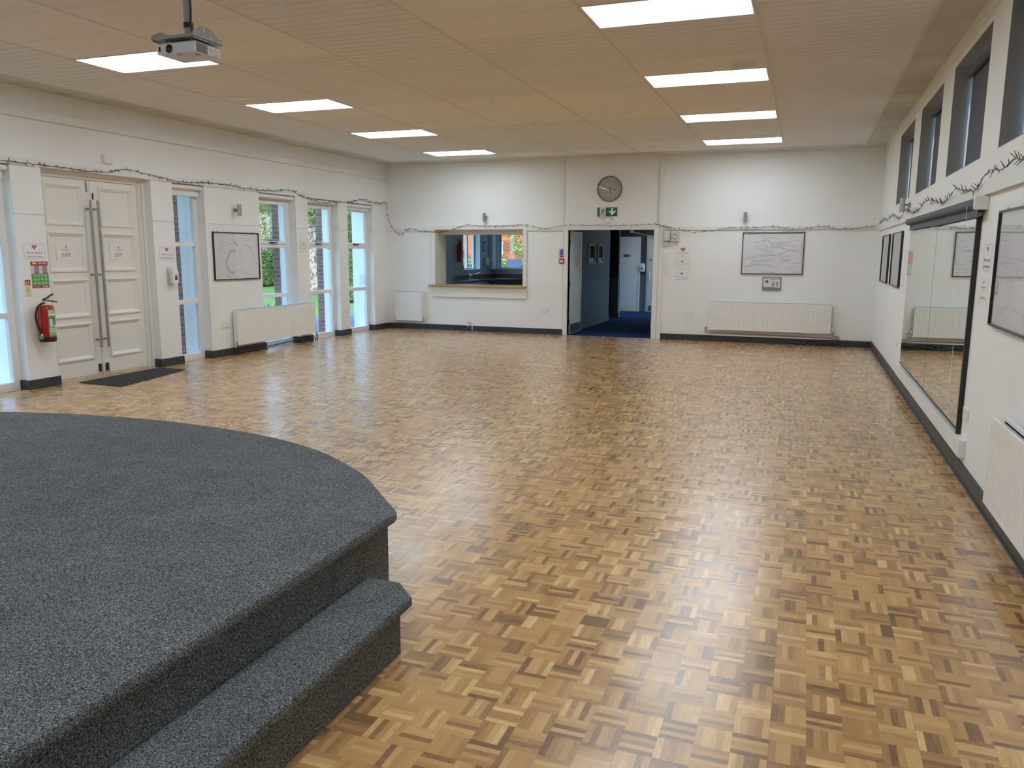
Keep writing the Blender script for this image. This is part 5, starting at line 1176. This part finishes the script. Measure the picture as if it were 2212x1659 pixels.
SR = [(14.6,2.08),(13.7,2.10),(13.05,2.07),(12.5,2.11),(12.06,2.08),(11.42,2.04),(10.9,2.10),(10.43,2.07),(9.96,2.03),(9.5,2.06),(9.07,2.10),(8.50,2.06),(8.05,2.02),(7.68,2.03),(7.41,2.09),(7.19,2.07),(6.82,2.03),(6.50,2.02),(6.26,2.09),(5.99,2.10),(5.73,2.08),(5.54,2.10),(5.41,2.11),(5.15,2.08),(4.8,2.09),(4.4,2.07)]
M['bulb'] = mat('fairy_bulb', (0.05, 0.05, 0.045), 0.3)
def fairy(pts, place, nbulb, size, lab, c=.0, th=.09, extra=0):
    pts = smooth_poly(pts, 5); P = [place(*p) for p in pts]
    t = thing('fairy_light_string', P[len(P) // 2], lab, 'fairy lights')
    for j in (0, 1):
        g = MB(); rr = random.Random(j); g.tube([tuple(p + Vector((0, 0, rr.uniform(-.008, .008)))) for p in P], .0022, 5); g.build('cable', M['black'], t, smooth=True)
    bm = MB(); bm.cyl((0, 0, 0), (0, 0, size * .55), size * th, seg=6); bm.cyl((0, 0, size * .5), (0, 0, size), size * th * .8, size * th * .4, seg=6)
    L_ = [0]
    for a_, c_ in zip(P[:-1], P[1:]): L_.append(L_[-1] + (c_ - a_).length)
    rr = random.Random(11); me = None; org = wloc(t)
    for k in range(nbulb):
        s = L_[-1] * (k + rr.uniform(.1, .9)) / nbulb; i = max(0, min(len(P) - 2, next((q for q in range(len(L_)) if L_[q] > s), len(L_) - 1) - 1)); f = (s - L_[i]) / max(1e-6, L_[i + 1] - L_[i]); p = P[i].lerp(P[i + 1], f)
        if me is None: o = bm.build('bulb', M['bulb'], t); me = o.data; me.transform(Matrix.Translation(org)); first_ = o
        else: o = bpy.data.objects.new('bulb', me); COL.objects.link(o); o.parent = t
        o.location = p - org; up = rr.random() < .5; d = P[i + 1] - P[i]; d.normalize()
        v = Vector((0, 0, 1 if up else -1)) + d * rr.uniform(-2.2, 2.2) + c * rr.uniform(.1, 1.2); o.rotation_euler = v.to_track_quat('Z', 'Y').to_euler()
    if extra:
        g = MB()
        for k in range(extra):
            s = L_[-1] * rr.random(); i = max(0, min(len(P) - 2, next((q for q in range(len(L_)) if L_[q] > s), len(L_) - 1) - 1)); f = (s - L_[i]) / max(1e-6, L_[i + 1] - L_[i]); p = P[i].lerp(P[i + 1], f); d = (P[i + 1] - P[i]).normalized()
            v = (Vector((0, 0, rr.choice((1, -1)))) + d * rr.uniform(-1.3, 1.3) + c * rr.uniform(.1, 1.0)).normalized(); g.cyl(tuple(p), tuple(p + v * size), size * th, size * th * .5, seg=5)
        e_ = g.build('further_bulbs', M['bulb'], t); e_['kind'] = 'stuff'
    return t
fairy(SL, lambda y, z: Vector((XL + .028 if z > 2.53 else XL + .02, y, z)), 100, .044, 'dark fairy light string along the top of the window wall', Vector((1, 0, 0)), .10, 40)
fairy(SB, lambda x, z: Vector((x, YB - .05, z)), 100, .048, 'dark fairy light string along the rail of the end wall', Vector((0, -1, 0)), .10, 20)
fairy(SR, lambda y, z: Vector((XR - .045, y, z + .03)), 100, .052, 'dense dark fairy light string above the wall mirror', Vector((-1, 0, 0)), .06, 40)

# ================================================================== OUTSIDE
b = MB(); b.box(-90, XO - .9, -30, 90, -.35, -.15); tag(b.build('lawn', M['grass'], origin=(-40, 30, -.3)), 'bright green lawn outside the tall windows', 'grass', kind='stuff')
b = MB(); b.box(-90, 60, -30, 95, -.6, -.36); struct(b.build('floor_ground', M['path'], origin=(0, 0, -.6)))
b = MB(); b.box(XO - .9, XO - .0, -30, 60, -.35, -.14); b.box(XO, 60, 22.4, 60, -.35, -.14); b.box(-12.5, XO - .9, 14.6, 60, -.35, -.14); b.box(XRO, 60, -30, 22.4, -.35, -.14); struct(b.build('floor_outside', M['path'], origin=(-9, 20, -.3)), 'grey paving outside')
def leaf_mass(blobs, n, size, seed, F=None):
    rr = random.Random(seed); g = MB(); tot = sum(a_[3] * a_[4] * a_[5] for a_ in blobs) ** 1
    for x, y, z, rx, ry, rz in blobs:
        k = int(n * rx * ry * rz / tot)
        for _ in range(k):
            v = Vector((rr.gauss(0, 1), rr.gauss(0, 1), rr.gauss(0, 1))).normalized() * (rr.uniform(.55, 1.0) ** .5)
            p = Vector((x + v.x * rx, y + v.y * ry, z + v.z * rz)); s = size * rr.uniform(.6, 1.3)
            a_ = Vector((rr.gauss(0, 1), rr.gauss(0, 1), rr.gauss(0, 1))).normalized(); c_ = a_.orthogonal().normalized()
            i = len(g.v); g.v += [p - a_ * s, p + c_ * s * .5, p + a_ * s, p - c_ * s * .5]; g.face((i, i + 1, i + 2, i + 3))
    return g
def hedge(x0, x1, y0, y1, z1, n, size, lab, mt='leaf', name='hedge', seed=1):
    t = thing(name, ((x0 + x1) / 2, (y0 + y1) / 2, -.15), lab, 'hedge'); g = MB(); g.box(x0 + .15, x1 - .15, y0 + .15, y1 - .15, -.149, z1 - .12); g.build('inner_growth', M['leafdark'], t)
    rr = random.Random(seed); g = MB()
    for _ in range(n):
        f = rr.random()
        if f < .45: p = Vector((x1 + rr.uniform(-.15, .03), rr.uniform(y0, y1), rr.uniform(-.02, z1)))
        elif f < .8: p = Vector((rr.uniform(x0, x1), y0 + rr.uniform(-.03, .15), rr.uniform(-.02, z1)))
        else: p = Vector((rr.uniform(x0, x1), rr.uniform(y0, y1), z1 + rr.uniform(-.15, .05)))
        s = size * rr.uniform(.6, 1.3); a_ = Vector((rr.gauss(0, 1), rr.gauss(0, 1), rr.gauss(0, 1))).normalized(); c_ = a_.orthogonal().normalized(); i = len(g.v); g.v += [p - a_ * s, p + c_ * s * .6, p + a_ * s, p - c_ * s * .6]; g.face((i, i + 1, i + 2, i + 3))
    o = g.build('foliage', M[mt], t); return t
hedge(-27.0, -25.4, 24.0, 42.0, 1.58, 60000, .07, 'long clipped hedge across the lawn beyond the tall windows', seed=4)
hedge(-15.6, -14.6, 23.7, 26.4, 1.5, 24000, .045, 'dark green shrub seen in the tall window nearest the end wall', seed=5, name='shrub')
# birch tree
t = thing('birch_tree', (-19.9, 29.3, -.15), 'birch with pale peeling trunk outside the far windows', 'tree')
g = MB(); g.tube([(-19.75, 29.3, -.09), (-19.8, 29.35, .6), (-19.95, 29.35, 1.4), (-20.2, 29.4, 2.1), (-20.3, 29.4, 3.4), (-20.2, 29.4, 5.5), (-20.1, 29.3, 8)], .3, 14, radii=[.42, .33, .27, .22, .18, .12, .04]); g.build('trunk', M['bark'], t, smooth=True)
g = MB()
for a_ in ((.9, .5, 2.0), (-1.2, .3, 2.6), (.6, -1.0, 2.3), (-.6, 1.2, 3.0), (1.6, -.2, 3.3)):
    g.tube([(-20.25, 29.4, 2.2 + a_[2] * .3), (-20.25 + a_[0], 29.4 + a_[1], 2.6 + a_[2] * .6), (-20.25 + a_[0] * 2.2, 29.4 + a_[1] * 2.2, 2.5 + a_[2])], .05, 6, radii=[.07, .045, .015])
g.build('branches', M['bark'], t, smooth=True)
leaf_mass([(-20.9, 30.0, 4.9, 2.3, 2.3, 1.8), (-21.6, 30.8, 3.8, 1.6, 1.6, 1.1), (-20.0, 29.2, 3.7, 1.0, 1.0, .8), (-20.0, 30.2, 3.0, .8, .8, .7), (-20.9, 29.2, 3.2, .8, .8, .7)], 34000, .05, 9).build('foliage', M['leafy'], t)
t = thing('garden_tree', (-28.9, 37.6, -.15), 'yellow-leaved tree in front of the pale tiled roof', 'tree')
g = MB(); g.tube([(-28.9, 37.8, -.149), (-28.9, 37.8, 1.6), (-28.7, 37.5, 3.2), (-28.6, 37.2, 5.6)], .12, 8, radii=[.18, .14, .09, .04]); g.tube([(-28.85, 37.7, 2.3), (-29.4, 37.0, 2.9), (-30.2, 36.6, 2.7)], .04, 6); g.tube([(-28.8, 37.6, 2.8), (-28.4, 36.8, 3.8), (-28.6, 36.2, 3.5)], .04, 6); g.build('trunk', M['bark'], t, smooth=True)
leaf_mass([(-28.7, 37.3, 5.3, 1.9, 1.9, 1.5), (-28.6, 37.2, 3.0, .7, .8, .9), (-29.4, 37.0, 3.6, .6, .6, .6)], 12000, .07, 19).build('foliage', M['leafy2'], t)
t = thing('dark_tree', (-17.5, 29.5, -.15), 'dense green tree filling the top of the furthest tall window', 'tree')
g = MB(); g.tube([(-17.2, 27.9, -.149), (-17.2, 27.9, 2.2), (-17.1, 27.9, 4.5)], .12, 8, radii=[.16, .13, .05]); g.build('trunk', M['bark'], t, smooth=True)
leaf_mass([(-17.1, 27.7, 3.4, 1.1, 1.1, 1.7), (-16.9, 27.5, 5.0, 1.2, 1.2, 1.1)], 22000, .055, 29).build('foliage', M['leaf'], t)
# bungalow with pale tiled roof
t = thing('bungalow', (-36, 44, -.15), 'brick bungalow with pale striped roof behind the hedge', 'building')
Fh = Frame((-37.0, 36.0, -.15), (.5, .87, 0)); hw = 20
g = MB(Fh); g.box(-6, hw, 0.001, 2.4, -6, 0); g.build('wall', M['brick'], t)
g = MB(Fh)
for k in range(16):
    c0, z0 = .45 - k * .22, 2.52 + k * .155
    g.prism([(-6.3, z0), (hw, z0), (hw, z0 + .17), (-6.3, z0 + .17)], c0 - .26, c0)
g.build('roof', M['roof'], t)
g = MB(Fh); g.box(-6.3, hw, 2.38, 2.52, .38, .52); g.build('gutter', M['black'], t)
g = MB(Fh); g.box(1.5, 4.0, .9, 2.0, 0, .06); g.box(9, 11.5, .9, 2.0, 0, .06); g.build('window_frame', M['outwhite'], t); g = MB(Fh); g.box(1.6, 3.9, 1.0, 1.9, .06, .07); g.box(9.1, 11.4, 1.0, 1.9, .06, .07); g.build('window_pane', M['lens'], t)
# orange brick house seen through the kitchen
t = thing('orange_brick_house', (-14, 34, -.15), 'sunlit orange brick house seen through the kitchen windows', 'building')
g = MB(); g.box(-18.5, -10.6, 33.5, 40, -.14, 5.0); g.build('wall', M['orangebrick'], t)
g = MB(Frame((-12.95, 33.5, 0), (1, 0, 0))); g.box(-.45, .15, 1.5, 2.1, 0, .04); g.build('window_frame', M['outwhite'], t)
g = MB(); g.box(-18.9, -10.2, 33.2, 40.3, 5.0, 5.2); g.build('roof', M['roof'], t)
hedge(-15.5, -9.2, 28.5, 29.5, 1.28, 26000, .055, 'bright hedge below the orange brick house', mt='leafy', seed=6)
t = thing('leafy_tree', (-11.3, 30.2, -.15), 'leafy branches hanging in front of the orange brick house', 'tree')
g = MB(); g.tube([(-10.5, 30.3, -.15), (-10.5, 30.3, 2), (-10.7, 30.3, 4.5)], .1, 8, radii=[.14, .1, .04]); g.build('trunk', M['bark'], t, smooth=True)
leaf_mass([(-11.1, 30.3, 3.2, 1.5, .8, 1.0), (-10.7, 30.2, 2.0, .5, .5, .6), (-14.3, 30.6, 2.9, 1.4, .8, .7)], 9000, .055, 39).build('foliage', M['leafy'], t)
b = MB(); b.box(-7.42, -5.5, 23.2, 23.6, -.3, 3.6); struct(b.build('wall_garden', M['brick'], origin=(-7, 23.3, 0)), 'brown brick wall edge beyond the kitchen')
# flowers by the tall window
t = thing('flower_planter', (-9.6, 12.4, -.15), 'planter of pink and violet flowers outside behind the radiator', 'flowers')
g = MB(); g.box(-9.85, -9.35, 12.15, 13.05, -.14, .25); g.build('trough', M['greydoor'], t, bevel=.02)
leaf_mass([(-9.6, 12.5, .38, .22, .3, .2), (-9.6, 12.8, .38, .22, .25, .18)], 500, .05, 3).build('leaves', M['leafy'], t)
g = MB()
for x, y, z in ((-9.55, 12.30, .55), (-9.70, 12.38, .50)): g.lathe([(.001, -.07), (.06, -.04), (.075, 0), (.06, .04), (.001, .065)], c=(x, y, z), seg=12)
g.build('pink_blooms', M['pink'], t, smooth=True)
g = MB()
for x, y, z in ((-9.5, 12.85, .46), (-9.62, 12.95, .42)): g.lathe([(.001, -.05), (.045, -.03), (.055, 0), (.04, .04), (.001, .05)], c=(x, y, z), seg=12)
g.build('violet_blooms', M['violet'], t, smooth=True)
